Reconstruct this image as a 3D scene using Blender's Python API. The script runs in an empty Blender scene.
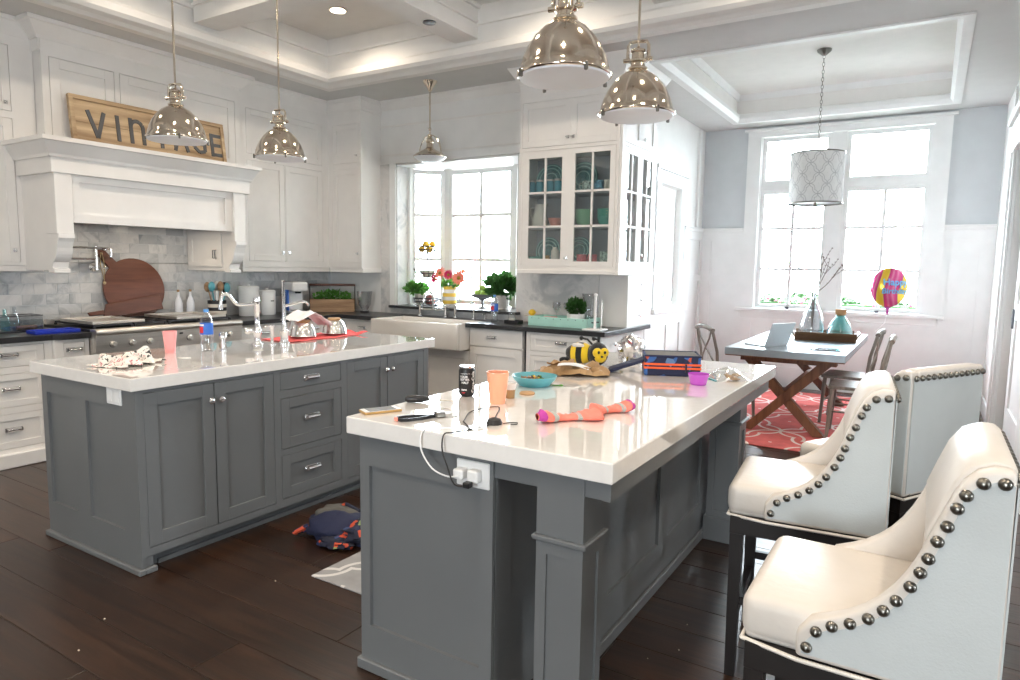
import bpy, bmesh, math, random
from math import sin, cos, pi, radians, sqrt
from mathutils import Vector, Matrix, noise as mnoise
random.seed(7)
SC = bpy.context.scene
COL = SC.collection
# ------------------------------------------------------------------ camera
CAMH = 1.45
cam_data = bpy.data.cameras.new('camera')
cam_data.sensor_width = 36.0
cam_data.lens = 675.67 / 1020 * 36.0
cam_data.clip_start = 0.05
cam = bpy.data.objects.new('camera', cam_data)
COL.objects.link(cam)
def cam_axes(yaw, pit, roll):
    f = Vector((sin(yaw), cos(yaw), 0)); r = Vector((cos(yaw), -sin(yaw), 0)); u = Vector((0, 0, 1))
    f2 = f * cos(pit) - u * sin(pit); u2 = u * cos(pit) + f * sin(pit)
    return r * cos(roll) + u2 * sin(roll), u2 * cos(roll) - r * sin(roll), f2
_r, _u, _f = cam_axes(-.554872, .109299, .015408)
cam.matrix_world = Matrix(((_r.x, _u.x, -_f.x, 0), (_r.y, _u.y, -_f.y, 0), (_r.z, _u.z, -_f.z, CAMH), (0, 0, 0, 1)))
SC.camera = cam
# ------------------------------------------------------------------ world, light, exposure
world = bpy.data.worlds.new('world'); SC.world = world
world.use_nodes = True
_bg = world.node_tree.nodes['Background']
_bg.inputs[0].default_value = (0.87, 0.945, 1.0, 1)
_bg.inputs[1].default_value = 37.0
SC.view_settings.view_transform = 'Standard'
SC.view_settings.look = 'None'
SC.view_settings.gamma = 1.0
SC.view_settings.use_curve_mapping = False
SC.view_settings.exposure = 0.24
SC.cycles.max_bounces = 10
SC.cycles.diffuse_bounces = 5
SC.cycles.glossy_bounces = 4
SC.cycles.transmission_bounces = 8
SC.cycles.transparent_max_bounces = 16
SC.cycles.caustics_reflective = False
SC.cycles.caustics_refractive = False
SC.cycles.sample_clamp_indirect = 6.0
SC.cycles.use_denoising = True
CAN_WATTS = 8.5
# ------------------------------------------------------------------ mesh helpers
class MB:
    def __init__(s): s.v = []; s.f = []
    def add(s, vs, fs):
        o = len(s.v); idx = []; seen = {}
        for p in vs:                                   # merge coincident points inside one primitive only
            k = (round(p[0], 5), round(p[1], 5), round(p[2], 5))
            if k not in seen: seen[k] = len(s.v); s.v.append(tuple(p))
            idx.append(seen[k])
        s.f += [tuple(idx[i] for i in f) for f in fs]; return s
    def box(s, x0, x1, y0, y1, z0, z1):
        x0, x1 = min(x0, x1), max(x0, x1); y0, y1 = min(y0, y1), max(y0, y1); z0, z1 = min(z0, z1), max(z0, z1)
        return s.add([(x0,y0,z0),(x1,y0,z0),(x1,y1,z0),(x0,y1,z0),(x0,y0,z1),(x1,y0,z1),(x1,y1,z1),(x0,y1,z1)],
                     [(0,3,2,1),(4,5,6,7),(0,1,5,4),(1,2,6,5),(2,3,7,6),(3,0,4,7)])
    def obox(s, M, sx, sy, sz):
        c = [(a*sx/2, b*sy/2, d*sz/2) for d in (-1, 1) for b in (-1, 1) for a in (-1, 1)]
        return s.add([M @ Vector(p) for p in c], [(0,2,3,1),(4,5,7,6),(0,1,5,4),(1,3,7,5),(3,2,6,7),(2,0,4,6)])
    def lathe(s, prof, n=24, c=(0, 0, 0), M=None, caps=True):
        vs = []; fs = []
        for (r, z) in prof:
            for k in range(n):
                a = 2*pi*k/n; p = Vector((r*cos(a), r*sin(a), z))
                p = (M @ p) if M else p + Vector(c)
                vs.append(p)
        m = len(prof)
        for i in range(m - 1):
            for k in range(n):
                fs.append((i*n+k, i*n+(k+1) % n, (i+1)*n+(k+1) % n, (i+1)*n+k))
        if caps:
            fs.append(tuple(range(n))[::-1]); fs.append(tuple((m-1)*n+k for k in range(n)))
        return s.add(vs, fs)
    def tube(s, pts, r, n=8, closed=False, radii=None, sm=0):
        pts = [Vector(p) for p in pts]
        if sm:                                         # Catmull-Rom through the points
            P = [pts[0]*2 - pts[1]] + pts + [pts[-1]*2 - pts[-2]]; q = []
            for i in range(1, len(P)-2):
                for k in range(sm):
                    u = k/sm; a, b, c, d = P[i-1], P[i], P[i+1], P[i+2]
                    q.append(.5*((2*b) + (c-a)*u + (2*a-5*b+4*c-d)*u*u + (3*b-a-3*c+d)*u**3))
            pts = q + [pts[-1]]
        m = len(pts); vs = []; fs = []
        up = None
        for i, p in enumerate(pts):
            a = pts[i-1] if (i > 0 or closed) else p; b = pts[(i+1) % m] if (i < m-1 or closed) else p
            t = (b - a).normalized()
            if up is None:
                up = Vector((0, 0, 1)) if abs(t.z) < .9 else Vector((1, 0, 0))
            x = t.cross(up)
            if x.length < 1e-5: x = t.cross(Vector((1, .3, .2)))
            x.normalize(); y = x.cross(t); up = y
            rr = radii[i] if radii else r
            for k in range(n):
                q = 2*pi*k/n
                vs.append(p + (x*cos(q) + y*sin(q))*rr)
        for i in range(m if closed else m - 1):
            j = (i+1) % m
            for k in range(n):
                fs.append((i*n+k, i*n+(k+1) % n, j*n+(k+1) % n, j*n+k))
        if not closed:
            fs.append(tuple(range(n))[::-1]); fs.append(tuple((m-1)*n+k for k in range(n)))
        return s.add(vs, fs)
    def prism(s, poly, a0, a1, ax='y'):
        """poly: 2D points; extruded along ax. ax y: (x,z); ax x: (y,z); ax z: (x,y)"""
        def mk(p, a): return {'y': (p[0], a, p[1]), 'x': (a, p[0], p[1]), 'z': (p[0], p[1], a)}[ax]
        n = len(poly)
        vs = [mk(p, a0) for p in poly] + [mk(p, a1) for p in poly]
        fs = [tuple(range(n))[::-1], tuple(range(n, 2*n))] + [(i, (i+1) % n, n+(i+1) % n, n+i) for i in range(n)]
        return s.add(vs, fs)
    def ball(s, c, rx, ry=None, rz=None, n=16, m=10, M=None):
        ry = ry or rx; rz = rz or rx; vs = []; fs = []
        c = Vector(c)
        for i in range(m + 1):
            t = pi*i/m
            for k in range(n):
                a = 2*pi*k/n
                p = Vector((rx*sin(t)*cos(a), ry*sin(t)*sin(a), -rz*cos(t)))
                vs.append((M @ p if M else p) + c)
        for i in range(m):
            for k in range(n):
                fs.append((i*n+k, i*n+(k+1) % n, (i+1)*n+(k+1) % n, (i+1)*n+k))
        return s.add(vs, fs)
    def grid(s, fn, nu, nv):
        vs = [fn(i/nu, j/nv) for j in range(nv+1) for i in range(nu+1)]
        fs = [(j*(nu+1)+i, j*(nu+1)+i+1, (j+1)*(nu+1)+i+1, (j+1)*(nu+1)+i) for j in range(nv) for i in range(nu)]
        return s.add(vs, fs)
    def mesh(s, name, mat, off=Vector((0, 0, 0)), bevel=0, seg=1, smooth=None, solid=0, subd=0, weld=True):
        bm = bmesh.new()
        bv = [bm.verts.new(Vector(p) - off) for p in s.v]
        for f in s.f:
            q = []
            [q.append(i) for i in f if i not in q]
            if len(q) < 3: continue
            try: bm.faces.new([bv[i] for i in q])
            except ValueError: pass
        bmesh.ops.recalc_face_normals(bm, faces=bm.faces)
        if bevel:
            es = [e for e in bm.edges if len(e.link_faces) == 2 and e.calc_face_angle(0) > radians(35)]
            bmesh.ops.bevel(bm, geom=es, offset=bevel, segments=seg, affect='EDGES', profile=.5, clamp_overlap=True)
        if solid: bmesh.ops.solidify(bm, geom=bm.faces[:], thickness=solid)
        for _ in range(subd):
            bmesh.ops.subdivide_edges(bm, edges=bm.edges[:], cuts=1, use_grid_fill=True, smooth=1.0)
        me = bpy.data.meshes.new(name)
        bm.to_mesh(me); bm.free()
        if smooth is not None:
            for p in me.polygons: p.use_smooth = True
            try: me.set_sharp_from_angle(angle=radians(smooth))
            except Exception: pass
        if mat: me.materials.append(MT[mat] if isinstance(mat, str) else mat)
        return me
    def build(s, name, mat, parent=None, **k):
        off = BASE.get(parent.name, Vector((0, 0, 0))) if parent else Vector((0, 0, 0))
        me = s.mesh(name, mat, off, **k)
        return link(name, me, parent)
BASE = {}
def link(name, me, parent=None, loc=None, M=None):
    o = bpy.data.objects.new(name, me); COL.objects.link(o)
    if parent:
        o.parent = parent; BASE[o.name] = BASE.get(parent.name, Vector((0, 0, 0)))
    if M is not None:
        o.matrix_basis = M
    if loc is not None:
        o.location = Vector(loc) - (BASE.get(parent.name, Vector((0, 0, 0))) if parent else Vector((0, 0, 0)))
    return o
def thing(name, label, cat, loc=(0, 0, 0), rz=0, group=None, local=False):
    o = bpy.data.objects.new(name, None); COL.objects.link(o)
    o.empty_display_size = .05
    o.location = loc; o.rotation_euler = (0, 0, rz)
    BASE[o.name] = Vector((0, 0, 0)) if local else Vector(loc)
    return tag(o, label, cat, group)
def tag(o, label, cat, group=None):
    o['label'] = label; o['category'] = cat
    if group: o['group'] = group
    return o
def struct(o): o['kind'] = 'structure'; return o
def stuff(o): o['kind'] = 'stuff'; return o
def copy_tree(o, parent=None):
    c = o.copy(); COL.objects.link(c)
    if parent: c.parent = parent
    for ch in list(o.children): copy_tree(ch, c)
    return c
def setloc(mesh_obj, loc):
    """give a world-coordinate mesh object an origin at loc"""
    l = Vector(loc)
    mesh_obj.data.transform(Matrix.Translation(-l)); mesh_obj.location = l; return mesh_obj
def arc(cx, cy, r, a0, a1, n):
    return [(cx + r*cos(radians(a0 + (a1-a0)*i/n)), cy + r*sin(radians(a0 + (a1-a0)*i/n))) for i in range(n+1)]
# frames: FX(x) faces +X (u = world y), FY(y) faces -Y (u = world x)
class Fr:
    def __init__(s, ax, v): s.ax, s.v = ax, v
    def p(s, u, n, z): return (s.v + n, u, z) if s.ax == 'x' else (u, s.v - n, z)
    def box(s, mb, u0, u1, n0, n1, z0, z1):
        a = s.p(u0, n0, z0); b = s.p(u1, n1, z1)
        return mb.box(a[0], b[0], a[1], b[1], z0, z1)
    def M(s):
        return Matrix(((0,0,1),(1,0,0),(0,1,0))).to_4x4() if s.ax == 'x' else Matrix(((1,0,0),(0,0,-1),(0,1,0))).to_4x4()
def FX(x): return Fr('x', x)
def FY(y): return Fr('y', y)
def place(fr, name, me, u, n, z, parent):
    M = fr.M(); M.translation = Vector(fr.p(u, n, z)) - BASE.get(parent.name, Vector((0, 0, 0)))
    o = link(name, me, parent); o.matrix_basis = M; return o
def shaker(fr, parent, u0, u1, z0, z1, mat, name='door', st=.055, n0=0.0, t=.02, rec=.011, knob=None, pull=None, latch=None, flat=False):
    mb = MB()
    if flat: fr.box(mb, u0, u1, n0, n0+t, z0, z1)
    else:
        fr.box(mb, u0, u0+st, n0, n0+t, z0, z1); fr.box(mb, u1-st, u1, n0, n0+t, z0, z1)
        fr.box(mb, u0+st, u1-st, n0, n0+t, z0, z0+st); fr.box(mb, u0+st, u1-st, n0, n0+t, z1-st, z1)
    d = mb.build(name, mat, parent, bevel=.0012, weld=False)
    if not flat:
        mb = MB(); fr.box(mb, u0+st, u1-st, n0, n0+t-rec, z0+st, z1-st); mb.build('panel', mat, d)
    if knob: place(fr, 'knob', ME['knob'], knob[0], n0+t, knob[1], d)
    if pull: place(fr, 'pull', ME['pull'], pull[0], n0+t, pull[1], d)
    if latch: place(fr, 'latch', ME['latch'], latch[0], n0+t, latch[1], d)
    return d
def holes(fr, parent, name, u0, u1, z0, z1, hs, mat, n0=0, t=.014, hz=None):
    """a face frame plate with rectangular openings hs=[(u0,u1,z0,z1)..]: cells around the openings"""
    us = sorted({u0, u1} | {h[0] for h in hs} | {h[1] for h in hs}); mb = MB()
    for a, b in zip(us, us[1:]):
        col = sorted([h for h in hs if h[0] <= a + 1e-6 and h[1] >= b - 1e-6], key=lambda h: h[2])
        z = z0
        for h in col:
            if h[2] > z + 1e-5: fr.box(mb, a, b, n0, n0+t, z, h[2])
            z = h[3]
        if z < z1 - 1e-5: fr.box(mb, a, b, n0, n0+t, z, z1)
    return mb.build(name, mat, parent, weld=True)
# ------------------------------------------------------------------ materials
MT = {}; ME = {}
class X:
    """tiny shader-math expression builder"""
    def __init__(s, nt, sock): s.nt, s.k = nt, sock
    def _op(s, op, *a):
        n = s.nt.nodes.new('ShaderNodeMath'); n.operation = op
        for i, q in enumerate((s,) + a):
            if isinstance(q, X): s.nt.links.new(q.k, n.inputs[i])
            else: n.inputs[i].default_value = q
        return X(s.nt, n.outputs[0])
    def __add__(s, o): return s._op('ADD', o)
    def __sub__(s, o): return s._op('SUBTRACT', o)
    def __mul__(s, o): return s._op('MULTIPLY', o)
    def abs(s): return s._op('ABSOLUTE')
    def sqrt(s): return s._op('SQRT')
    def min(s, o): return s._op('MINIMUM', o)
    def max(s, o): return s._op('MAXIMUM', o)
    def lt(s, o): return s._op('LESS_THAN', o)
    def gt(s, o): return s._op('GREATER_THAN', o)
    def pingpong(s, o): return s._op('PINGPONG', o)
    def frac(s): return s._op('FRACT')
    def floor(s): return s._op('FLOOR')
def newmat(name):
    m = bpy.data.materials.new(name); m.use_nodes = True; MT[name] = m
    nt = m.node_tree; return m, nt, nt.nodes['Principled BSDF']
def coords(nt, kind='Object', scale=(1, 1, 1), rnd=False):
    tc = nt.nodes.new('ShaderNodeTexCoord'); mp = nt.nodes.new('ShaderNodeMapping')
    mp.inputs['Scale'].default_value = scale
    nt.links.new(tc.outputs[kind], mp.inputs['Vector'])
    if rnd:
        oi = nt.nodes.new('ShaderNodeObjectInfo'); mu = nt.nodes.new('ShaderNodeMath'); mu.operation = 'MULTIPLY'
        mu.inputs[1].default_value = 37.0
        nt.links.new(oi.outputs['Random'], mu.inputs[0]); nt.links.new(mu.outputs[0], mp.inputs['Location'])
    return mp.outputs[0]
def noise(nt, vec, scale, detail=3, rough=.5, dist=0):
    n = nt.nodes.new('ShaderNodeTexNoise'); n.inputs['Scale'].default_value = scale; n.inputs['Detail'].default_value = detail
    n.inputs['Roughness'].default_value = rough; n.inputs['Distortion'].default_value = dist
    nt.links.new(vec, n.inputs['Vector']); return n.outputs['Fac']
def ramp(nt, fac, stops):
    r = nt.nodes.new('ShaderNodeValToRGB'); e = r.color_ramp.elements
    while len(e) < len(stops): e.new(.5)
    for el, (p, c) in zip(e, stops): el.position = p; el.color = (*c, 1)
    nt.links.new(fac, r.inputs[0]); return r.outputs[0]
def bump(nt, b, fac, strength=.2, dist=.01):
    n = nt.nodes.new('ShaderNodeBump'); n.inputs['Strength'].default_value = strength; n.inputs['Distance'].default_value = dist
    nt.links.new(fac, n.inputs['Height']); nt.links.new(n.outputs[0], b.inputs['Normal'])
def mat(name, col, rough=.5, metal=0, var=0, vs=6, bmp=0, bs=40, spec=.5, coat=0, sheen=0, emit=None, stretch=(1, 1, 1)):
    m, nt, b = newmat(name)
    b.inputs['Base Color'].default_value = (*col, 1); b.inputs['Roughness'].default_value = rough
    b.inputs['Metallic'].default_value = metal; b.inputs['Specular IOR Level'].default_value = spec
    b.inputs['Coat Weight'].default_value = coat; b.inputs['Sheen Weight'].default_value = sheen
    v = coords(nt, 'Object', stretch)
    f = noise(nt, v, vs, 4)
    a = max(var, .03)
    c = ramp(nt, f, [(.25, tuple(x*(1-a) for x in col)), (.75, tuple(min(1, x*(1+a)) for x in col))])
    nt.links.new(c, b.inputs['Base Color'])
    if bmp: bump(nt, b, noise(nt, v, bs, 3), bmp, .004)
    if emit:
        b.inputs['Emission Color'].default_value = (*emit[0], 1); b.inputs['Emission Strength'].default_value = emit[1]
    return m
def clear(name, tint, gloss=.1, rough=.02, alpha=1.0):
    """thin see-through pane: mostly transparent, slightly reflective"""
    m, nt, b = newmat(name); out = nt.nodes['Material Output']
    tr = nt.nodes.new('ShaderNodeBsdfTransparent'); tr.inputs[0].default_value = (*tint, 1)
    gl = nt.nodes.new('ShaderNodeBsdfGlossy'); gl.inputs['Roughness'].default_value = rough
    lw = nt.nodes.new('ShaderNodeLayerWeight'); lw.inputs[0].default_value = .35
    mm = nt.nodes.new('ShaderNodeMath'); mm.operation = 'MULTIPLY_ADD'; mm.inputs[1].default_value = .6; mm.inputs[2].default_value = gloss
    nt.links.new(lw.outputs['Facing'], mm.inputs[0])
    mx = nt.nodes.new('ShaderNodeMixShader'); nt.links.new(mm.outputs[0], mx.inputs[0])
    nt.links.new(tr.outputs[0], mx.inputs[1]); nt.links.new(gl.outputs[0], mx.inputs[2])
    nt.links.new(mx.outputs[0], out.inputs[0]); nt.nodes.remove(b)
    return m
def woodmat(name, dark, light, rough=.4, axis=0, scale=1.0, rnd=True, bmp=.1, coat=0):
    m, nt, b = newmat(name)
    sc = [14*scale]*3; sc[axis] = 1.2*scale
    v = coords(nt, 'Object', sc, rnd)
    f = noise(nt, v, 1.6, 6, .6, .6)
    c = ramp(nt, f, [(.28, dark), (.72, light)])
    if rnd:
        oi = nt.nodes.new('ShaderNodeObjectInfo'); hsv = nt.nodes.new('ShaderNodeHueSaturation')
        mr = nt.nodes.new('ShaderNodeMapRange'); mr.inputs[3].default_value = .72; mr.inputs[4].default_value = 1.3
        nt.links.new(oi.outputs['Random'], mr.inputs[0]); nt.links.new(mr.outputs[0], hsv.inputs['Value'])
        nt.links.new(c, hsv.inputs['Color']); c = hsv.outputs[0]
    nt.links.new(c, b.inputs['Base Color']); b.inputs['Roughness'].default_value = rough
    b.inputs['Coat Weight'].default_value = coat
    bump(nt, b, f, bmp, .003)
    return m
def marble(name, base, vein, rough=.25, rnd=True, scale=3.0):
    m, nt, b = newmat(name)
    v = coords(nt, 'Object', (1, 1, 1), rnd)
    f = noise(nt, v, scale, 8, .62, 1.6)
    f2 = noise(nt, v, scale*.6, 3)
    c = ramp(nt, f, [(.36, vein), (.5, base), (.56, tuple(x*.93 for x in base)), (.62, base)])
    mx = nt.nodes.new('ShaderNodeMix'); mx.data_type = 'RGBA'; mx.blend_type = 'MULTIPLY'
    nt.links.new(c, mx.inputs['A']); mx.inputs['Factor'].default_value = 1
    g = ramp(nt, f2, [(.3, (.86, .88, .9)), (.7, (1, 1, 1))]); nt.links.new(g, mx.inputs['B'])
    c = mx.outputs['Result']
    if rnd:
        oi = nt.nodes.new('ShaderNodeObjectInfo')
        k = ramp(nt, oi.outputs['Random'], [(0, (.66, .68, .7)), (.12, (.82, .84, .86)), (.3, (.93, .94, .95)), (1, (1.0, 1.0, 1.0))])
        m2 = nt.nodes.new('ShaderNodeMix'); m2.data_type = 'RGBA'; m2.blend_type = 'MULTIPLY'; m2.inputs['Factor'].default_value = 1
        nt.links.new(c, m2.inputs['A']); nt.links.new(k, m2.inputs['B']); c = m2.outputs['Result']
    nt.links.new(c, b.inputs['Base Color']); b.inputs['Roughness'].default_value = rough
    return m
def trellis(name, ground, line, cell=(.36, .46), w=.012, rough=.9, kind='xy', var=.12):
    """quatrefoil lattice print"""
    m, nt, b = newmat(name)
    tc = nt.nodes.new('ShaderNodeTexCoord'); sp = nt.nodes.new('ShaderNodeSeparateXYZ')
    nt.links.new(tc.outputs['Object' if kind == 'xy' else 'UV'], sp.inputs[0])
    x, y = X(nt, sp.outputs[0]), X(nt, sp.outputs[1])
    def quat(px, py):
        qx = px.pingpong(cell[0]/2); qy = py.pingpong(cell[1]/2)
        def circ(cx, cy, r):
            dx = qx - cx; dy = qy - cy
            return (dx*dx + dy*dy).sqrt() - r
        d = circ(cell[0]*.25, 0, cell[0]*.25).min(circ(0, cell[1]*.25, cell[1]*.25))
        return d.abs().lt(w)
    f = quat(x + 10.0, y + 10.0).max(quat(x + (10.0 + cell[0]/2), y + (10.0 + cell[1]/2)))
    g = noise(nt, tc.outputs['Object'], 9, 4)
    gc = ramp(nt, g, [(.3, tuple(q*(1-var) for q in ground)), (.7, tuple(min(1, q*(1+var)) for q in ground))])
    mx = nt.nodes.new('ShaderNodeMix'); mx.data_type = 'RGBA'
    nt.links.new(f.k, mx.inputs['Factor']); nt.links.new(gc, mx.inputs['A']); mx.inputs['B'].default_value = (*line, 1)
    nt.links.new(mx.outputs['Result'], b.inputs['Base Color']); b.inputs['Roughness'].default_value = rough
    bump(nt, b, noise(nt, tc.outputs['Object'], 300, 2), .25, .003)
    return m, nt, b
mat('white_paint', (.80, .775, .745), .42, bmp=.02, bs=60)
mat('trim_white', (.84, .84, .83), .4, bmp=.02, bs=60)
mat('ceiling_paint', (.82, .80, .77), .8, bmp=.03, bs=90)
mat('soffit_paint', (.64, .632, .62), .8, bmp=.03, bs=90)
mat('wall_gray', (.60, .62, .635), .85, bmp=.04, bs=120)
mat('wall_white', (.82, .81, .79), .8, bmp=.03, bs=120)
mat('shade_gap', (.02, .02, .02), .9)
mat('island_gray', (.145, .152, .156), .40, var=.05, vs=3, bmp=.02, bs=80)
mat('quartz', (.83, .80, .765), .05, var=.02, vs=30, coat=1.0)
mat('granite', (.022, .022, .024), .3, var=.4, vs=160)
mat('porcelain', (.80, .77, .73), .15, coat=.4)
mat('chrome', (.86, .86, .87), .12, 1)
mat('nickel', (.72, .64, .54), .10, 1)
mat('dark_metal', (.10, .10, .11), .35, 1)
mat('steel', (.70, .66, .61), .40, 1, var=.1, vs=3, stretch=(30, 1, 30))
mat('iron', (.018, .018, .02), .5)
mat('leather', (.64, .595, .545), .42, var=.06, vs=5, bmp=.45, bs=22)
mat('welt', (.74, .69, .62), .5)
mat('linen_gray', (.52, .55, .55), .8, var=.05, bmp=.15, bs=220)
mat('espresso', (.012, .009, .008), .45, spec=.3)
mat('pewter', (.20, .19, .17), .28, 1)
mat('zinc', (.36, .40, .43), .32, .6, var=.2, vs=5)
def leafmat(name, col):
    m, nt, b = newmat(name); out = nt.nodes['Material Output']
    v = coords(nt, 'Object'); c = ramp(nt, noise(nt, v, 30, 3), [(.25, tuple(x*.55 for x in col)), (.75, tuple(x*1.4 for x in col))])
    nt.links.new(c, b.inputs['Base Color']); b.inputs['Roughness'].default_value = .45
    tr = nt.nodes.new('ShaderNodeBsdfTranslucent'); nt.links.new(c, tr.inputs[0])
    mx = nt.nodes.new('ShaderNodeMixShader'); mx.inputs[0].default_value = .35
    nt.links.new(b.outputs[0], mx.inputs[1]); nt.links.new(tr.outputs[0], mx.inputs[2]); nt.links.new(mx.outputs[0], out.inputs[0])
mat('milky', (.80, .81, .85), .3, emit=None)
woodmat('floor_wood', (.013, .0068, .0045), (.052, .0235, .0120), .30, 0, 1.0, True, .35)
woodmat('trestle_wood', (.075, .028, .012), (.20, .085, .038), .5, 2, 1.0)
woodmat('board_wood', (.070, .022, .012), (.15, .052, .028), .5, 1, 1.2)
woodmat('crate_wood', (.20, .11, .055), (.42, .26, .14), .6, 0, 1.4)
woodmat('sign_wood', (.20, .105, .045), (.66, .49, .30), .65, 1, .55, False)
woodmat('tray_wood', (.09, .045, .022), (.22, .12, .06), .6, 0, 1.2)
woodmat('chair_wood', (.13, .11, .09), (.30, .26, .22), .45, 2, 1.0)
marble('marble_tile', (.74, .72, .70), (.48, .48, .48), .22)
marble('marble_slab', (.74, .715, .69), (.50, .50, .50), .2, False, 2.2)
clear('window_glass', (.97, .99, 1.0), .03)
clear('cabinet_glass', (.90, .93, .93), .04)
clear('bottle_clear', (.90, .93, .95), .14, .03)
clear('aqua_glass', (.55, .86, .86), .10, .03)
clear('wine_glass', (.93, .94, .95), .10, .03)
clear('bag_plastic', (.93, .95, .95), .10, .15)
mat('purple_plastic', (.50, .08, .56), .25, coat=.4)
mat('lamp_glow', (1, .9, .75), .5, emit=((1, .86, .66), 14))
mat('blue_teal', (.05, .30, .38), .15, coat=.5)
mat('teal_plate', (.13, .30, .30), .25, coat=.3, var=.5, vs=28)
mat('teal_bowl', (.10, .36, .42), .3)
mat('mint', (.40, .68, .60), .45, var=.08)
mat('green_bowl', (.28, .55, .33), .25)
mat('jade_bowl', (.12, .45, .36), .25)
mat('pink_ceramic', (.80, .30, .24), .3)
mat('rose_mug', (.72, .16, .18), .35, var=.45, vs=40)
mat('cream', (.76, .71, .62), .4)
mat('mug_pattern', (.42, .52, .46), .35, var=.9, vs=60)
mat('mug_blue', (.18, .40, .55), .35, var=.9, vs=60)
mat('black_plastic', (.012, .012, .014), .35)
mat('rubber', (.02, .018, .018), .6)
mat('white_plastic', (.78, .78, .77), .35)
leafmat('green_leaf', (.10, .28, .05))
leafmat('dark_leaf', (.045, .13, .03))
mat('stem_green', (.10, .22, .06), .6)
mat('lemon', (.80, .50, .03), .45, bmp=.2, bs=120)
mat('apple_green', (.36, .55, .10), .4)
mat('gerbera_coral', (.85, .30, .22), .6)
mat('gerbera_magenta', (.62, .02, .14), .6)
mat('flower_eye', (.30, .20, .03), .8)
mat('cork', (.42, .25, .12), .8)
mat('coral_cloth', (.80, .11, .11), .85, bmp=.3, bs=60)
mat('white_cloth', (.86, .86, .89), .85, bmp=.3, bs=40)
mat('navy_cloth', (.012, .016, .05), .8, bmp=.2, bs=80)
mat('gray_cloth', (.10, .095, .085), .85)
mat('orange_cloth', (.72, .10, .02), .7)
mat('blue_plastic', (.01, .03, .36), .35)
mat('kraft', (.40, .25, .12), .85, var=.1)
mat('paper_white', (.78, .78, .78), .7)
mat('foil', (.78, .78, .80), .16, 1)
mat('plush_black', (.010, .010, .010), .95, bmp=.6, bs=200, sheen=.3)
mat('plush_yellow', (.80, .55, .02), .95, bmp=.6, bs=200, sheen=.3)
mat('plush_white', (.85, .80, .74), .95, bmp=.6, bs=200, sheen=.3)
mat('sock_coral', (.88, .24, .18), .9, bmp=.5, bs=240)
mat('sock_gray', (.42, .44, .42), .9, bmp=.5, bs=240)
mat('sock_purple', (.45, .05, .30), .9)
mat('peach_plastic', (.86, .40, .24), .4)
mat('pink_plastic', (.86, .36, .36), .4)
mat('label_blue', (.03, .14, .55), .4)
mat('label_red', (.62, .03, .04), .4)
mat('cap_blue', (.12, .35, .75), .4)
mat('gold', (.62, .38, .14), .35, .7)
mat('screen_gray', (.25, .27, .29), .15)
mat('laptop_silver', (.62, .66, .68), .35, .5)
mat('rope', (.50, .38, .22), .9)
mat('bark', (.10, .065, .045), .9)
mat('hedge', (.022, .060, .014), .8, var=.4, vs=4)
mat('blossom', (.16, .03, .05), .8)
mat('ground_out', (.55, .55, .52), .9)
mat('text_white', (.85, .85, .85), .5)
mat('text_black', (.012, .012, .012), .5)
mat('letter_iron', (.085, .083, .085), .5)
mat('balloon_text', (.12, .46, .80), .4)
mat('slate', (.20, .205, .21), .6)
mat('sill_black', (.03, .03, .032), .3)
mat('stripe_yellow', (.80, .55, .08), .35)
mat('red_beads', (.55, .08, .08), .4, var=.6, vs=90)
mat('crumb', (.62, .52, .40), .8)
# ------------------------------------------------------------------ shared hardware
def shared():
    m = MB().lathe([(.006, 0), (.0055, .012), (.009, .015), (.0155, .019), (.0165, .025), (.012, .030), (.004, .0315)], 14)
    ME['knob'] = m.mesh('knob', 'chrome', smooth=40)
    m = MB(); n = 8; L = .055
    m.box(-L, L, -.016, .016, 0, .003)
    prof = [(.014*cos(radians(a)), .003 + .022*sin(radians(a))) for a in range(0, 181, 20)]
    m.prism([(y, z) for y, z in prof], -L*.78, L*.78, 'x')
    m.box(-L, -L*.74, -.012, .012, .003, .012); m.box(L*.74, L, -.012, .012, .003, .012)
    ME['pull'] = m.mesh('pull', 'chrome', bevel=.002, smooth=40)
    m = MB(); m.box(-.014, .014, -.014, .014, 0, .006); m.box(-.006, .006, -.009, .009, .006, .02); m.box(-.02, .004, -.004, .004, .014, .02)
    ME['latch'] = m.mesh('latch', 'chrome', bevel=.002)
    m = MB().lathe([(.0125, 0), (.0125, .002), (.0113, .006), (.0085, .0095), (.004, .0115), (.0005, .012)], 14)
    ME['nail'] = m.mesh('nail_head', 'pewter', smooth=60)
shared()
def textmesh(name, txt, size, mat_, fn=None, depth=.0, align='CENTER', bold=False):
    """lettering as a mesh in its own XY plane; fn maps each (x,y,z) into place"""
    c = bpy.data.curves.new(name, 'FONT'); c.body = txt; c.size = size; c.align_x = align; c.align_y = 'CENTER'
    c.extrude = depth; c.resolution_u = 3
    if bold: c.offset = size*.025
    o = bpy.data.objects.new(name, c); COL.objects.link(o)
    dg = bpy.context.evaluated_depsgraph_get(); dg.update()
    me = bpy.data.meshes.new_from_object(o.evaluated_get(dg))
    bpy.data.objects.remove(o); bpy.data.curves.remove(c)
    if fn:
        bm = bmesh.new(); bm.from_mesh(me)
        bmesh.ops.subdivide_edges(bm, edges=[e for e in bm.edges if e.calc_length() > size*.25], cuts=2)
        for v in bm.verts: v.co = Vector(fn(v.co.x, v.co.y, v.co.z))
        bm.to_mesh(me); bm.free()
    me.materials.clear(); me.materials.append(MT[mat_]); me.name = name
    return me
# ------------------------------------------------------------------ the setting
ZC = 3.2; ZT = 3.57
XL = -6.05; YS = 5.70; XD = -2.60; YD = 8.91; XR = .55
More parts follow.
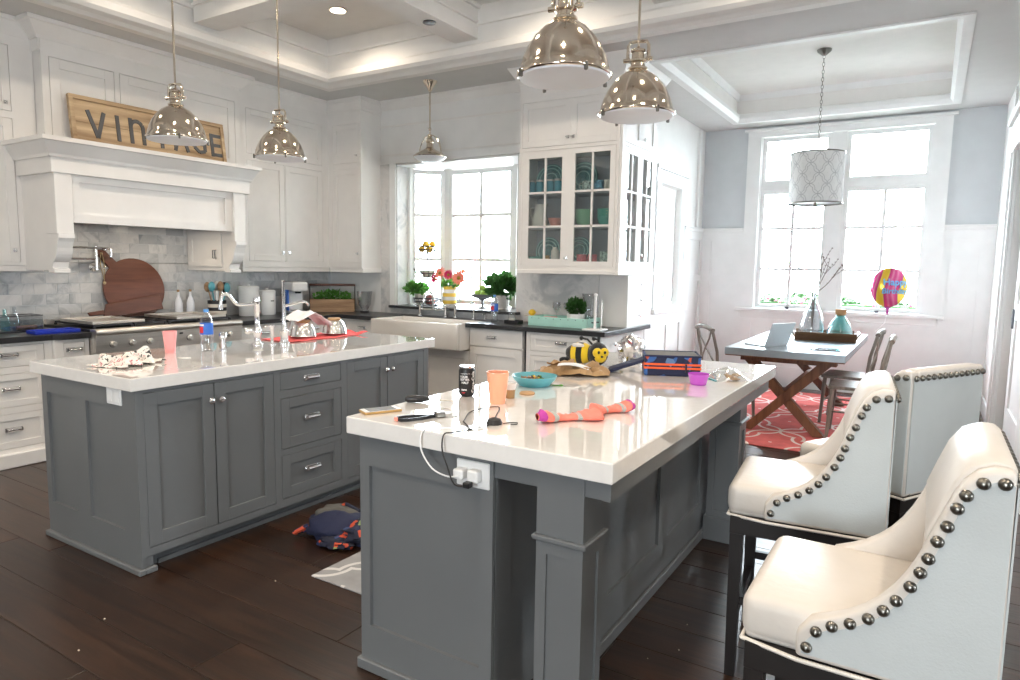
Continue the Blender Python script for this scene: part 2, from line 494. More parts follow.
# --- floor: sub-floor slab + planks (run along X)
fl = MB().box(XL-.15, 5.15, -4.15, YD+.15, -.12, -.006).build('floor', 'floor_wood'); struct(fl)
ME['plank'] = {}
def plank_mesh(L, w):
    k = round(L, 2)
    if k not in ME['plank']:
        m = MB().box(-k/2+.0012, k/2-.0012, -w/2+.0012, w/2-.0012, -.02, 0)
        ME['plank'][k] = m.mesh('plank', 'floor_wood', bevel=.002)
    return ME['plank'][k]
PW = .205
row = 0; y = -.3
while y < YD - .02:
    w = PW
    x = -5.45 - random.choice([0, .3, .6, .9]); row += 1
    xend = 1.9 if y < 5.0 else XR
    while x < xend:
        L = random.choice([1.5, 1.8, 2.1, 2.4])
        if not (y > 5.3 and x + L < -2.6):
            xa, xb = max(x, XL), min(x+L, xend)
            if xb - xa > .05:
                Lk = round((xb-xa), 2)
                link('plank', plank_mesh(Lk, w), fl, loc=(xa + (xb-xa)/2, y + w/2, 0))
        x += L
    y += w
# --- kitchen walls
w = MB().box(XL-.15, XL, -4, YS+.15, 0, ZT+.1).build('wall_left', 'wall_white'); struct(w); WALL_L = w
f = FY(YS)
WALL_B = struct(holes(f, None, 'wall_back', XL, XD, 0, ZT+.1, [(-5.02, -3.46, .970, 2.53)], 'wall_white', n0=-.15, t=.15))
f = FX(XD)
WALL_DL = struct(holes(f, None, 'wall_dining_left', YS, YD, 0, ZT+.1, [(7.25, 7.98, 1.0, 2.38)], 'wall_white', n0=-.15, t=.15))
f = FY(YD)
WALL_D = struct(holes(f, None, 'wall_dining', XD-.15, XR+.15, 0, ZT+.1, [(-1.90, -.08, .97, 3.08)], 'wall_gray', n0=-.15, t=.15))
m = MB()
m.box(XR, XR+.15, 7.12, YD, 0, ZT+.1); m.box(XR, XR+.15, 5.0, 7.12, 2.48, ZT+.1); m.box(XR, XR+.15, 5.0, 5.55, 0, 2.48)
struct(m.build('wall_right', 'wall_white'))
# great room the camera stands in (behind and beside it): walls with unseen openings sized to set the fill light
struct(MB().box(XR+.15, 5.15, 5.0, 5.15, 0, ZT+.1).build('wall_great_room', 'wall_white'))
f = FX(5.0)
struct(holes(f, None, 'wall_far_right', -4, 5.0, 0, ZT+.1, [(.3, 1.2, 1.1, 2.1)], 'wall_white', n0=0, t=.15))
f = FY(-4.0)
struct(holes(f, None, 'wall_behind', XL-.15, 5.15, 0, ZT+.1, [(-.8, .5, 1.0, 2.1)], 'wall_white', n0=0, t=.15))
# --- ceiling
KT = (-5.07, 4.2, -3.4, 4.78)      # kitchen tray opening x0,x1,y0,y1
DT = (-2.12, .08, 5.73, 8.5)       # dining tray opening
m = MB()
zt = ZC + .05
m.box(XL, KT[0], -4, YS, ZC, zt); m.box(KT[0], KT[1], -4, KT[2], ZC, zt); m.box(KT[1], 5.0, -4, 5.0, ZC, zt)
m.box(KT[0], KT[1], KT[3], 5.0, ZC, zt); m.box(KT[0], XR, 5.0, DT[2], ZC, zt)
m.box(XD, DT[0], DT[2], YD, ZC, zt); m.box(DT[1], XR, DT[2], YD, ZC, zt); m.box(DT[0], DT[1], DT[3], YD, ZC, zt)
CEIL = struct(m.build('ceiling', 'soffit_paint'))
# risers and tray tops
m = MB()
def riser(m, r, z0, z1, t=.03):
    x0, x1, y0, y1 = r
    m.box(x0-t, x0, y0-t, y1+t, z0, z1); m.box(x1, x1+t, y0-t, y1+t, z0, z1); m.box(x0, x1, y0-t, y0, z0, z1); m.box(x0, x1, y1, y1+t, z0, z1)
riser(m, KT, zt, ZT); m.box(KT[0]-.03, KT[1]+.03, KT[2]-.03, KT[3]+.03, ZT, ZT+.05)
riser(m, DT, zt, 3.5); m.box(DT[0]-.03, DT[1]+.03, DT[2]-.03, DT[3]+.03, 3.5, 3.55)
m.build('tray_lining', 'ceiling_paint', CEIL)
# roof above the ceiling so that no sky leaks in
struct(MB().box(XL-.15, 5.15, -4.15, YD+.15, ZT+.1, ZT+.2).build('ceiling_roof_deck', 'wall_white'))
# crown around the kitchen tray (lip + sloped cove) and the dining tray
def ring(r, prof):
    """mitred moulding: prof=(outward offset, z) polygon swept around rectangle r"""
    x0, x1, y0, y1 = r; mb = MB(); n = len(prof); vs = []
    for (sx, sy) in ((0, 0), (1, 0), (1, 1), (0, 1)):
        for (o, z) in prof:
            vs.append(((x1+o) if sx else (x0-o), (y1+o) if sy else (y0-o), z))
    fs = [(c*n+i, c*n+(i+1) % n, ((c+1) % 4)*n+(i+1) % n, ((c+1) % 4)*n+i) for c in range(4) for i in range(n)]
    return mb.add(vs, fs)
struct(ring(KT, [(0, 3.20), (0, 3.27), (-.02, 3.27), (-.035, 3.25), (-.035, 3.20), (-.01, 3.175), (.05, 3.165), (.06, 3.185), (.06, 3.2)]).build('trim_1', 'ceiling_paint'))
struct(ring(KT, [(.06, 3.2), (.06, 3.175), (.10, 3.15), (.22, 3.165), (.25, 3.19), (.25, 3.2)]).build('trim_2', 'ceiling_paint'))
struct(ring(KT, [(0, 3.41), (0, 3.44), (-.035, 3.43), (-.03, 3.41)]).build('trim_3', 'ceiling_paint'))
struct(ring(DT, [(.05, 3.2), (.05, 3.185), (-.02, 3.185), (-.05, 3.23), (-.05, 3.27), (0, 3.29), (0, 3.2)]).build('trim_4', 'trim_white'))
struct(ring(DT, [(0, 3.44), (0, 3.5), (-.05, 3.5), (-.02, 3.44)]).build('trim_5', 'trim_white'))
# coffer beams of the kitchen tray
def beam(x0, x1, y0, y1):
    b = MB(); b.box(x0, x1, y0, y1, 3.305, ZT)
    dx = .025 if (x1-x0) < .5 else 0; dy = .025 if (y1-y0) < .5 else 0
    b.box(x0-dx, x1+dx, y0-dy, y1+dy, 3.42, 3.44); b.box(x0-dx, x1+dx, y0-dy, y1+dy, ZT-.03, ZT)
    b.build('beam', 'ceiling_paint', CEIL)
BX = [(-3.55, -3.32), (-1.80, -1.57), (-.05, .18), (1.70, 1.93)]
BY = [(3.37, 3.60), (1.96, 2.19), (.55, .78), (-.86, -.63), (-2.27, -2.04)]
for a, b in BX: beam(a, b, KT[2], KT[3])
for a, b in BY:
    xs = [KT[0]] + [q for t in BX for q in t] + [KT[1]]
    for i in range(0, len(xs), 2): beam(xs[i]+.026, xs[i+1]-.026, a, b)
# recessed lamps in every coffer near the kitchen
ME['can_trim'] = MB().lathe([(.058, 0), (.085, 0), (.085, -.006), (.060, -.004), (.055, .03)], 24, caps=False).mesh('trim_ring', 'ceiling_paint', smooth=40)
ME['can_lens'] = MB().lathe([(.058, .004), (.001, .004)], 24).mesh('lens', 'lamp_glow')
def can(x, y, label):
    t = thing('recessed_light', label, 'ceiling light', (x, y, ZT), 0, 'recessed lights in the ceiling coffers', local=True)
    link('trim_ring', ME['can_trim'], t); ln = link('lens', ME['can_lens'], t); ln.location.z = -.012
    ld = bpy.data.lights.new('can_lamp', 'AREA'); ld.shape = 'DISK'; ld.size = .11; ld.energy = CAN_WATTS; ld.color = (1, .86, .70)
    ld.spread = radians(150)
    lo = bpy.data.objects.new('can_lamp', ld); COL.objects.link(lo); lo.parent = t; lo.location.z = -.022
for x in (-4.41, -2.56, -.81, .95):
    for y in (4.28, 2.79, 1.38, -.05, -1.45):
        lab = 'lit round recessed light in the coffer by the corner cabinets' if (x, y) == (-4.41, 4.28) else 'lit round recessed light in a coffer away from the corner cabinets'
        can(x, y, lab)
d = MB(); d.lathe([(.05, 0), (.052, -.008), (.045, -.012), (.001, -.012)], 20, (-3.42, 4.27, 3.305))
d = d.build('sprinkler_cover', 'dark_metal', smooth=40); tag(d, 'small dark-rimmed round cover under the ceiling beam', 'ceiling fitting'); setloc(d, (-3.42, 4.27, 3.305))
# --- crown / frieze boards along the walls
def crown(fr, u0, u1, n=0.0, z=ZC, h=.10, d=.07, name='trim_6', mat_='white_paint'):
    prof = [(0, z-h), (.012, z-h), (.02, z-h+.02), (d*.75, z-.03), (d, z-.022), (d, z), (0, z)]
    mb = MB(); vs = [fr.p(u, n+a, b) for u in (u0, u1) for a, b in prof]; k = len(prof)
    mb.add(vs, [tuple(range(k)), tuple(range(k, 2*k))] + [(i, (i+1) % k, k+(i+1) % k, k+i) for i in range(k)])
    return mb.build(name, mat_)
struct(crown(FY(YS), -5.24, -3.28, 0, ZC, .10, .05, 'trim_6'))
m = MB(); m.box(-5.24, -3.28, YS-.012, YS, 2.92, 2.94); m.box(-5.24, -3.28, YS-.010, YS, 2.62, 2.63)
struct(m.build('trim_7', 'white_paint'))
# --- window builder: a plane unit at o (x,y) along d, normal to the inside
def wbox(mb, o, d, u0, u1, n0, n1, z0, z1):
    n = Vector((d.y, -d.x, 0)); c = Vector((o[0], o[1], 0)) + d*((u0+u1)/2) + n*((n0+n1)/2) + Vector((0, 0, (z0+z1)/2))
    M = Matrix(((d.x, n.x, 0, c.x), (d.y, n.y, 0, c.y), (0, 0, 1, c.z), (0, 0, 0, 1)))
    mb.obox(M, u1-u0, abs(n1-n0), z1-z0)
def sash(parent, o, d, u0, u1, zs, cols, fw=.055, bar=.036, name='sash'):
    d = Vector((d[0], d[1], 0)).normalized(); z0, z1 = zs[0], zs[-1]
    mb = MB()
    wbox(mb, o, d, u0, u0+fw, -.03, .015, z0, z1); wbox(mb, o, d, u1-fw, u1, -.03, .015, z0, z1)
    wbox(mb, o, d, u0+fw, u1-fw, -.03, .015, z0, z0+fw); wbox(mb, o, d, u0+fw, u1-fw, -.03, .015, z1-fw, z1)
    s = mb.build(name, 'trim_white', parent)
    iu0, iu1 = u0+fw, u1-fw
    us = [iu0 + (iu1-iu0)*i/cols for i in range(cols+1)]
    zz = [z0+fw] + list(zs[1:-1]) + [z1-fw]
    for u in us[1:-1]:
        mb = MB(); wbox(mb, o, d, u-bar/2, u+bar/2, -.022, .008, z0+fw, z1-fw); mb.build('muntin', 'trim_white', s)
    for z in zz[1:-1]:
        mb = MB(); wbox(mb, o, d, iu0, iu1, -.020, .006, z-bar/2, z+bar/2); mb.build('muntin', 'trim_white', s)
    for a, b in zip(us, us[1:]):
        for c, e in zip(zz, zz[1:]):
            mb = MB(); wbox(mb, o, d, a, b, -.009, -.005, c, e); mb.build('pane', 'window_glass', s)
    return s
# window_1: bay over the kitchen sink
W1 = struct(bpy.data.objects.new('window_1', None)); COL.objects.link(W1); BASE['window_1'] = Vector((0, 0, 0))
zs1 = [1.015, 1.51, 2.0, 2.50]
A = (-5.02, 5.90); B = (-4.70, 6.20); C_ = (-3.78, 6.20); D_ = (-3.46, 5.90)
def seg(a, b, cols):
    L = sqrt((b[0]-a[0])**2 + (b[1]-a[1])**2); d = ((b[0]-a[0])/L, (b[1]-a[1])/L)
    sash(W1, a, d, .03, L-.03, zs1, cols, .05)
    return L
seg(A, B, 1); seg(B, C_, 2); seg(C_, D_, 1)
m = MB()
for q in (A, B, C_, D_): m.box(q[0]-.045, q[0]+.045, q[1]-.02, q[1]+.06, .985, 2.53)
m.build('mullion', 'trim_white', W1)
m = MB()
m.prism([(-5.02, 5.70), A, B, C_, D_, (-3.46, 5.70)], .93, .970, 'z')
m.build('sill_base', 'wall_white', W1)
m = MB(); m.prism([(-5.07, 5.62), (-3.41, 5.62), (-3.41, 5.70), (-3.46, 5.70), (-3.46, 5.92), (-3.74, 6.18), (-4.74, 6.18), (-5.02, 5.92), (-5.02, 5.70), (-5.07, 5.70)], .972, 1.0, 'z')
m.build('sill', 'sill_black', W1, bevel=.003)
m = MB(); m.prism([(-5.018, 5.702), (-5.018, 5.92), (-4.72, 6.3), (-3.76, 6.3), (-3.462, 5.92), (-3.462, 5.702)], 2.510, 2.527, 'z'); m.build('head_board', 'trim_white', W1)
for x in (-5.02, -3.46):
    s = -1 if x < -4 else 1
    m = MB(); m.box(x-s*.012, x+s*.02, YS+.001, 5.92, 1.001, 2.528); m.build('reveal', 'marble_slab', W1)
m = MB(); m.box(-5.10, -5.02, YS-.02, YS, 1.0, 2.53); m.box(-5.10, -3.3, YS-.022, YS, 2.531, 2.60); m.build('casing', 'trim_white', W1)
# marble beside the bay
m = MB(); m.box(-5.24, -5.10, YS-.012, YS, .91, 2.53); struct(m.build('trim_8', 'marble_slab'))
m = MB(); m.box(-5.10, -3.46, YS-.012, YS, .91, .970); struct(m.build('trim_9', 'marble_slab'))
# window_2: side window of the dining nook
W2 = struct(bpy.data.objects.new('window_2', None)); COL.objects.link(W2); BASE['window_2'] = Vector((0, 0, 0))
sash(W2, (XD-.06, 7.25), (0, 1), .01, .72, [1.01, 1.46, 1.93, 2.37], 2, .05)
m = MB()
f = FX(XD)
f.box(m, 7.13, 7.25, 0, .025, 1.0, 2.38); f.box(m, 7.98, 8.10, 0, .025, 1.0, 2.38); f.box(m, 7.10, 8.13, 0, .03, 2.381, 2.52); f.box(m, 7.08, 8.15, 0, .05, 2.521, 2.56)
m.build('casing', 'trim_white', W2)
m = MB(); f.box(m, 7.08, 8.15, 0, .06, .95, 1.0); m.build('sill', 'trim_white', W2, bevel=.004)
# window_3: the big dining window, two sashes with transoms above
W3 = struct(bpy.data.objects.new('window_3', None)); COL.objects.link(W3); BASE['window_3'] = Vector((0, 0, 0))
o3 = (-1.90, YD+.05)
for a, b in ((.01, .79), (.95, 1.81)):
    sash(W3, o3, (1, 0), a, b, [.975, 1.46, 1.96, 2.43], 2, .05)
    sash(W3, o3, (1, 0), a, b, [2.50, 3.07], 1, .05, name='transom')
m = MB(); f = FY(YD)
f.box(m, -1.12, -.95, -.10, -.02, .97, 3.08); f.box(m, -1.90, -.08, -.10, -.02, 2.43, 2.50); m.build('mullion', 'trim_white', W3)
m = MB()
f.box(m, -2.06, -1.90, 0, .03, .95, 3.10); f.box(m, -.08, .08, 0, .03, .95, 3.10); f.box(m, -2.06, .08, 0, .034, 3.10, 3.14); f.box(m, -1.90, -.08, 0, .03, 3.07, 3.10); f.box(m, -2.10, .12, 0, .06, 3.141, 3.17)
for x in (-1.90, -.08): f.box(m, x-.01, x+.01, -.1, 0, .97, 3.08)
m.build('casing', 'trim_white', W3)
m = MB(); f.box(m, -2.12, .14, -.08, .07, .93, .97); f.box(m, -2.06, .08, 0, .025, .85, .93); m.build('sill', 'trim_white', W3, bevel=.004)
for x in (-1.5, -.52):
    m = MB(); f.box(m, x-.02, x+.02, -.02, .02, .972, 1.0); m.build('lock', 'dark_metal', W3)
# wainscot of the dining wall: rail, stiles and recessed panels
RL = 1.965
def wains(fr, name, u0, u1, z1, hs):
    b = MB(); fr.box(b, u0, u1, 0, .006, 0, z1); o = b.build(name, 'trim_white'); struct(o)
    holes(fr, o, 'stile_frame', u0, u1, .0, z1, hs, 'trim_white', n0=.006, t=.016)
    b = MB(); fr.box(b, u0, u1, 0, .04, z1, z1+.025); fr.box(b, u0, u1, 0, .03, z1-.03, z1); b.build('chair_rail', 'trim_white', o, bevel=.004)
    b = MB(); fr.box(b, u0, u1, .02, .04, 0, .16); b.build('base_board', 'trim_white', o, bevel=.003)
wains(FY(YD), 'trim_10', XD, -2.06, RL-.02, [(-2.46, -2.12, 1.37, 1.81), (-2.46, -2.12, .25, 1.29)])
wains(FY(YD), 'trim_11', .08, XR, RL-.02, [(.12, .42, 1.36, 1.81), (.12, .42, .25, 1.28)])
b = MB(); FY(YD).box(b, -2.06, .08, 0, .006, 0, .85); o = b.build('trim_12', 'trim_white'); struct(o)
holes(FY(YD), o, 'stile_frame', -2.06, .08, 0, .85, [(-1.92, -1.06, .25, .78), (-.94, -.06, .25, .78)], 'trim_white', n0=.006, t=.016)
wains(FX(XD), 'trim_13', 8.15, YD-.01, RL-.02, [(8.25, 8.8, 1.37, 1.81), (8.25, 8.8, .25, 1.29)])
b = MB(); FX(XD).box(b, 6.25, 8.15, 0, .006, 0, .95); o = b.build('trim_14', 'trim_white'); struct(o)
holes(FX(XD), o, 'stile_frame', 6.25, 8.15, 0, .95, [(6.35, 6.9, .25, .8), (7.0, 7.6, .25, .8), (7.7, 8.08, .25, .8)], 'trim_white', n0=.006, t=.016)
b = MB(); FX(XD).box(b, 6.25, 7.08, 0, .02, .95, ZC-.1); struct(b.build('trim_15', 'trim_white'))
b = MB(); FX(XD).box(b, 8.6, 8.68, 0, .03, RL+.01, ZC-.02); struct(b.build('trim_16', 'trim_white'))
# --- sliding door and casing on the nook's other side
b = MB(); b.box(XR-.03, XR, 7.12, 7.42, 0, 3.05); b.box(XR-.05, XR-.03, 7.36, 7.42, 0, 3.05); b.box(XR-.045, XR-.03, 7.12, 7.16, 0, 3.05); struct(b.build('trim_17', 'trim_white', bevel=.004))
b = MB(); b.box(XR-.05, XR, 5.5, 7.3, 2.48, 2.72); b.box(XR-.08, XR, 5.45, 7.46, 2.72, 2.78); struct(b.build('trim_18', 'trim_white', bevel=.004))
dr = bpy.data.objects.new('door_1', None); COL.objects.link(dr); struct(dr); BASE['door_1'] = Vector((0, 0, 0))
class FXn(Fr):
    def p(s, u, n, z): return (s.v - n, u, z)
def fxn(x):
    q = FXn('x', x); return q
q = fxn(XR+.09)
holes(q, dr, 'door_frame', 5.56, 6.95, .02, 2.45, [(5.72, 6.79, 1.2, 2.3), (5.72, 6.79, .35, 1.08)], 'trim_white', n0=0, t=.045)
b = MB(); q.box(b, 5.72, 6.79, .01, .03, .35, 1.08); q.box(b, 5.72, 6.79, .01, .03, 1.2, 2.3); b.build('panel', 'trim_white', dr)
b = MB(); q.box(b, 6.86, 6.90, .045, .06, 1.0, 1.16); b.build('door_handle', 'dark_metal', dr, bevel=.003)
b = MB(); b.box(XR-.02, XR+.15, 5.55, 7.12, 0, .015); b.box(XR+.02, XR+.04, 5.55, 7.12, .015, .025); struct(b.build('trim_19', 'slate'))
b = MB(); b.box(XR+.15, XR+.5, 5.5, 7.2, -.02, 0); b.box(XR+.17, XR+.2, 5.3, 7.5, 0, 2.6); struct(b.build('trim_20', 'wall_white'))
b = MB(); b.box(XR-.018, XR, 7.46, YD-.04, 0, .16); struct(b.build('baseboard_right', 'trim_white', bevel=.003))
# --- outside
def portal(x, y, z, sx, sz, rz):
    ld = bpy.data.lights.new('daylight_portal', 'AREA'); ld.shape = 'RECTANGLE'; ld.size = sx; ld.size_y = sz; ld.cycles.is_portal = True
    o = bpy.data.objects.new('daylight_portal', ld); COL.objects.link(o); o.location = (x, y, z); o.rotation_euler = (radians(-90), 0, rz)
portal(-.99, YD+.13, 2.02, 1.86, 2.16, 0)
portal(-4.24, YS+.14, 1.76, 1.6, 1.6, 0)
portal(XD-.13, 7.61, 1.69, .8, 1.4, radians(90))
portal(-.15, -4.12, 1.55, 1.3, 1.1, radians(180))
portal(5.12, .75, 1.6, .9, 1.0, radians(-90))
struct(MB().box(-30, 30, YS+.9, 60, -.42, -.40).build('ground_outside', 'ground_out'))
m = MB()
random.seed(3)
m.box(-4.2, 1.8, 10.36, 10.94, -.4, .99)
for i in range(5200):
    x = random.uniform(-4.2, 1.8); y = random.uniform(10.28, 11.0); z = random.uniform(.6 if i % 3 else -.4, 1.05 + .06*sin(x*3) + .03*sin(x*11))
    a = random.uniform(0, 6.28); r = random.uniform(.03, .06); t = random.uniform(-.8, .8)
    u = Vector((cos(a), sin(a), t*.5))*r; v = Vector((-sin(a)*.5, cos(a)*.5, .8))*r*.7
    c = Vector((x, y, z)); m.add([c-u, c+v, c+u, c-v], [(0, 1, 2, 3)])
h = m.build('hedge', 'hedge', weld=False); tag(h, 'sunlit green hedge outside the big dining window', 'hedge'); stuff(h); setloc(h, (-1.2, 10.65, -.4))
m = MB()
for i in range(40):
    m.ball((random.uniform(-2.6, .5), random.uniform(10.2, 10.5), random.uniform(.98, 1.10)), .024, n=6, m=4)
BASE[h.name] = Vector((-1.2, 10.65, -.4)); stuff(m.build('blossoms', 'blossom', h))
# ------------------------------------------------------------------ range wall
WP = 'white_paint'
random.seed(11)
# marble subway tiles as children of the walls
TW, TH = .172, .0855
ME['tile'] = MB().box(0, .009, -TW/2+.0015, TW/2-.0015, -TH/2+.0015, TH/2-.0015).mesh('tile', 'marble_tile', bevel=.0015)
ME['tile_half'] = MB().box(0, .009, -TW/4+.0015, TW/4-.0015, -TH/2+.0015, TH/2-.0015).mesh('tile', 'marble_tile', bevel=.0015)
def tiles(y0, y1, z0, rows, r0=0):
    for r in range(rows):
        y = y0; z = z0 + TH*(r+.5)
        if (r+r0) % 2:
            link('tile', ME['tile_half'], WALL_L, loc=(XL, y+TW/4, z)); y += TW/2
        while y + TW <= y1 + .01:
            link('tile', ME['tile'], WALL_L, loc=(XL, y+TW/2, z)); y += TW
        if y1 - y > TW/2 - .01: link('tile', ME['tile_half'], WALL_L, loc=(XL, y+TW/4, z))
tiles(1.62, 5.66, .91, 6)
tiles(2.565, 3.94, .91+6*TH, 9)
m = MB(); m.box(XL, XL+.006, .9, YS, .91, 1.45); m.box(XL, XL+.006, 2.5, 4.0, 1.40, 2.1)
m.build('grout_bed', 'wall_gray', WALL_L)
# outlet on the backsplash
# ---- wall cabinets left of the hood
XU = -5.75
def upper(name, label, y0, y1, doors, zdoor, zup, xf=XU, crown_=True):
    t = thing(name, label, 'cabinet', (xf-.15, (y0+y1)/2, 1.35))
    b = MB(); b.box(XL+.006, xf, y0, y1, 1.40, 3.06); b.build('body', WP, t)
    b = MB(); b.box(XL+.012, xf+.012, y0, y1, 1.352, 1.40); b.build('light_rail', WP, t, bevel=.004)
    f = FX(xf)
    hs = [(a, c, zdoor[0], zdoor[1]) for a, c, k in doors] + [(a, c, zup[0], zup[1]) for a, c, k in doors]
    holes(f, t, 'face_frame', y0, y1, 1.40, 3.06, hs, WP, 0, .02)
    for a, c, k in doors:
        kk = (c-.035) if k > 0 else (a+.035)
        shaker(f, t, a+.003, c-.003, zdoor[0]+.003, zdoor[1]-.003, WP, n0=.001, t=.019, st=.06, latch=(kk, zdoor[0]+.09) if k < 2 else None, knob=(kk, zdoor[0]+.09) if k == 2 else None)
        shaker(f, t, a+.003, c-.003, zup[0]+.003, zup[1]-.003, WP, n0=.001, t=.019, st=.055, latch=(kk, zup[0]+.06))
    if crown_:
        prof = [(0, 3.06), (.022, 3.06), (.026, 3.085), (.04, 3.16), (.05, 3.17), (.05, ZC-.002), (0, ZC-.002)]
        mb = MB(); mb.prism([(xf + a - 0.0, z) for a, z in prof] , y0, y1, 'y'); mb.box(XL+.006, xf, y0, y1, 3.06, ZC-.002)
        mb.build('crown', WP, t)
    return t
upper('wall_cabinet', 'white shaker wall cabinet over the glass caddy, next to the range hood', 1.0, 2.557, [(1.06, 1.72, 2), (1.76, 2.40, 1)], (1.42, 2.47), (2.52, 2.99), xf=-5.84)
t = upper('wall_cabinet', 'white double-door wall cabinet above the two white canisters', 4.27, 5.40, [(4.34, 4.79, 1), (4.80, 5.30, -1)], (1.46, 2.44), (2.50, 2.93))
# ---- chimney cabinet above the hood
XH = -5.72
t = thing('hood_cabinet', 'white cabinet above the range hood behind the wooden word sign', 'cabinet', (XH-.15, 3.4, 2.30))
b = MB(); b.box(XL+.006, XH, 2.56, 4.25, 2.302, 3.12); b.build('body', WP, t)
f = FX(XH)
ds = [(2.61, 3.09), (3.13, 3.63), (3.67, 4.20)]
holes(f, t, 'face_frame', 2.56, 4.25, 2.302, 3.12, [(a, c, 2.34, 2.95) for a, c in ds], WP, 0, .02)
for a, c in ds: shaker(f, t, a+.004, c-.004, 2.343, 2.946, WP, n0=.001, t=.019, st=.07)
def crown3(t, xf, y0, y1, zb, zt, d, xb=XL+.006):
    """crown returning around three sides"""
    prof = [(0, zb), (.012, zb), (.016, zb+.02), (d*.8, zt-.035), (d, zt-.03), (d, zt)]
    mb = MB(); n = len(prof); vs = []
    for (px, py, sx, sy) in ((xb, y0, 0, -1), (xf, y0, 1, -1), (xf, y1, 1, 1), (xb, y1, 0, 1)):
        for o, z in prof: vs.append((px + sx*o, py + sy*o, z))
    for px, py in ((xb, y0), (xf, y0), (xf, y1), (xb, y1)):
        pass
    fs = [(c*n+i, c*n+i+1, (c+1)*n+i+1, (c+1)*n+i) for c in range(3) for i in range(n-1)]
    fs += [(n-1, 2*n-1, 3*n-1, 4*n-1), (0, n, 2*n, 3*n)]
    fs += [tuple(range(n)), tuple(3*n+i for i in range(n))]
    mb.add(vs, fs); return mb
b = MB(); b.box(XL+.006, XH+.012, 2.548, 4.262, 2.985, 3.10); b.build('frieze', WP, t)
crown3(t, XH+.014, 2.546, 4.264, 3.065, ZC-.002, .10).build('crown', WP, t)
# ---- range hood
HX = -5.30
t = thing('range_hood', 'white mantel range hood with corbels over the steel range', 'range hood', (-5.6, 3.2, 1.36))
b = MB(); b.box(XL+.02, HX-.04, 2.43, 4.0, 2.03, 2.16); b.build('body', WP, t)
b = MB(); b.box(HX-.07, HX-.045, 2.53, 3.87, 1.715, 2.06); b.build('front_board', WP, t)
f = FX(HX-.045)
holes(f, t, 'apron', 2.53, 3.88, 1.715, 2.06, [(2.60, 3.80, 1.775, 2.005)], WP, 0, .018)
b = MB(); b.box(XL+.02, HX-.08, 2.55, 3.85, 1.745, 1.76); b.build('liner', 'steel', t)
for y in (2.9, 3.5):  # unseen glowing discs and lights, added to brighten the backsplash under the hood
    MB().lathe([(.03, 1.744), (.03, 1.738), (.001, 1.738)], 16, (-5.62, y, 0)).build('added_hood_disc', 'lamp_glow', t)
    ld = bpy.data.lights.new('added_hood_light', 'AREA'); ld.shape = 'DISK'; ld.size = .06; ld.energy = 1.6; ld.color = (1, .86, .68)
    lo = bpy.data.objects.new('added_hood_light', ld); COL.objects.link(lo); lo.parent = t; lo.location = Vector((-5.62, y, 1.735)) - BASE[t.name]
b = MB(); b.box(XL+.02, HX+.012, 2.40, 4.03, 2.055, 2.17); b.build('frieze', WP, t, bevel=.004)
crown3(t, HX+.014, 2.398, 4.032, 2.165, 2.298, .075).build('mantel_crown', WP, t)
for (y0, y1, inner) in ((2.42, 2.535, 1), (3.87, 3.985, -1)):
    b = MB(); b.box(XL+.02, HX-.16, y0+.012, y1-.012, 1.365, 2.06); b.build('side_panel', WP, t)
    b = MB(); b.box(HX-.16, HX, y0, y1, 1.63, 2.06); b.build('pilaster', WP, t, bevel=.003)
    prof = [(HX-.16, 1.63), (HX+.012, 1.63), (HX+.012, 1.60), (HX-.004, 1.575)] + [(HX - .02 + .085*(cos(a) - 1)*1.0 - .0, 1.555 - .13*sin(a)) for a in [i*pi/16 for i in range(1, 8)]] + [(HX-.105, 1.385), (HX-.075, 1.375), (HX-.075, 1.352), (HX-.16, 1.352)]
    b = MB(); b.prism(prof, y0+.004, y1-.004, 'y'); b.build('corbel', WP, t)
    # spice-cupboard door on the inner side
    yy = y1-.012 if inner > 0 else y0+.012
    x0, x1 = XL+.06, HX-.2
    b = MB()
    for (a, c, d, e) in ((x0, x1, 1.40, 1.45), (x0, x1, 1.65, 1.70), (x0, x0+.05, 1.45, 1.65), (x1-.05, x1, 1.45, 1.65)):
        b.box(a, c, yy, yy + inner*.014, d, e)
    dd = b.build('side_door', WP, t)
    b = MB()
    for k in (-1, 1):
        b.tube([(x1-.09+k*.014, yy+inner*.014, 1.48), (x1-.09+k*.014, yy+inner*.03, 1.48), (x1-.09+k*.014, yy+inner*.03, 1.55), (x1-.09+k*.014, yy+inner*.014, 1.55)], .004, 6)
    b.build('handle', 'dark_metal', dd)
# ---- wooden word sign leaning on the mantel
t = thing('word_sign', 'framed plank sign with dark letters spelling VINTAGE on the hood mantel', 'sign', (-5.56, 3.345, 2.2985))
t.rotation_euler = (0, 0, 0)
SY0, SY1, SZ0, SZ1 = 2.705, 4.02, 2.3005, 2.700
lean = Matrix.Translation((-5.60, 0, SZ0)) @ Matrix.Rotation(radians(-8), 4, 'Y') @ Matrix.Translation((5.60, 0, -SZ0))
def lp(x, y, z): return lean @ Vector((x, y, z))
def lbox(x0, x1, y0, y1, z0, z1):
    q = MB().box(x0, x1, y0, y1, z0, z1); q.v = [tuple(lp(*p)) for p in q.v]; return q
zm = (SZ0+SZ1)/2
lbox(-5.612, -5.597, SY0+.03, SY1-.03, SZ0+.03, zm-.0015).build('plank', 'sign_wood', t)
lbox(-5.612, -5.597, SY0+.03, SY1-.03, zm+.0015, SZ1-.03).build('plank', 'sign_wood', t)
lbox(-5.615, -5.58, SY0, SY1, SZ0, SZ0+.03).build('frame_rail', 'sign_wood', t)
lbox(-5.615, -5.58, SY0, SY1, SZ1-.03, SZ1).build('frame_rail', 'sign_wood', t)
lbox(-5.615, -5.58, SY0, SY0+.03, SZ0+.03, SZ1-.03).build('frame_rail', 'sign_wood', t)
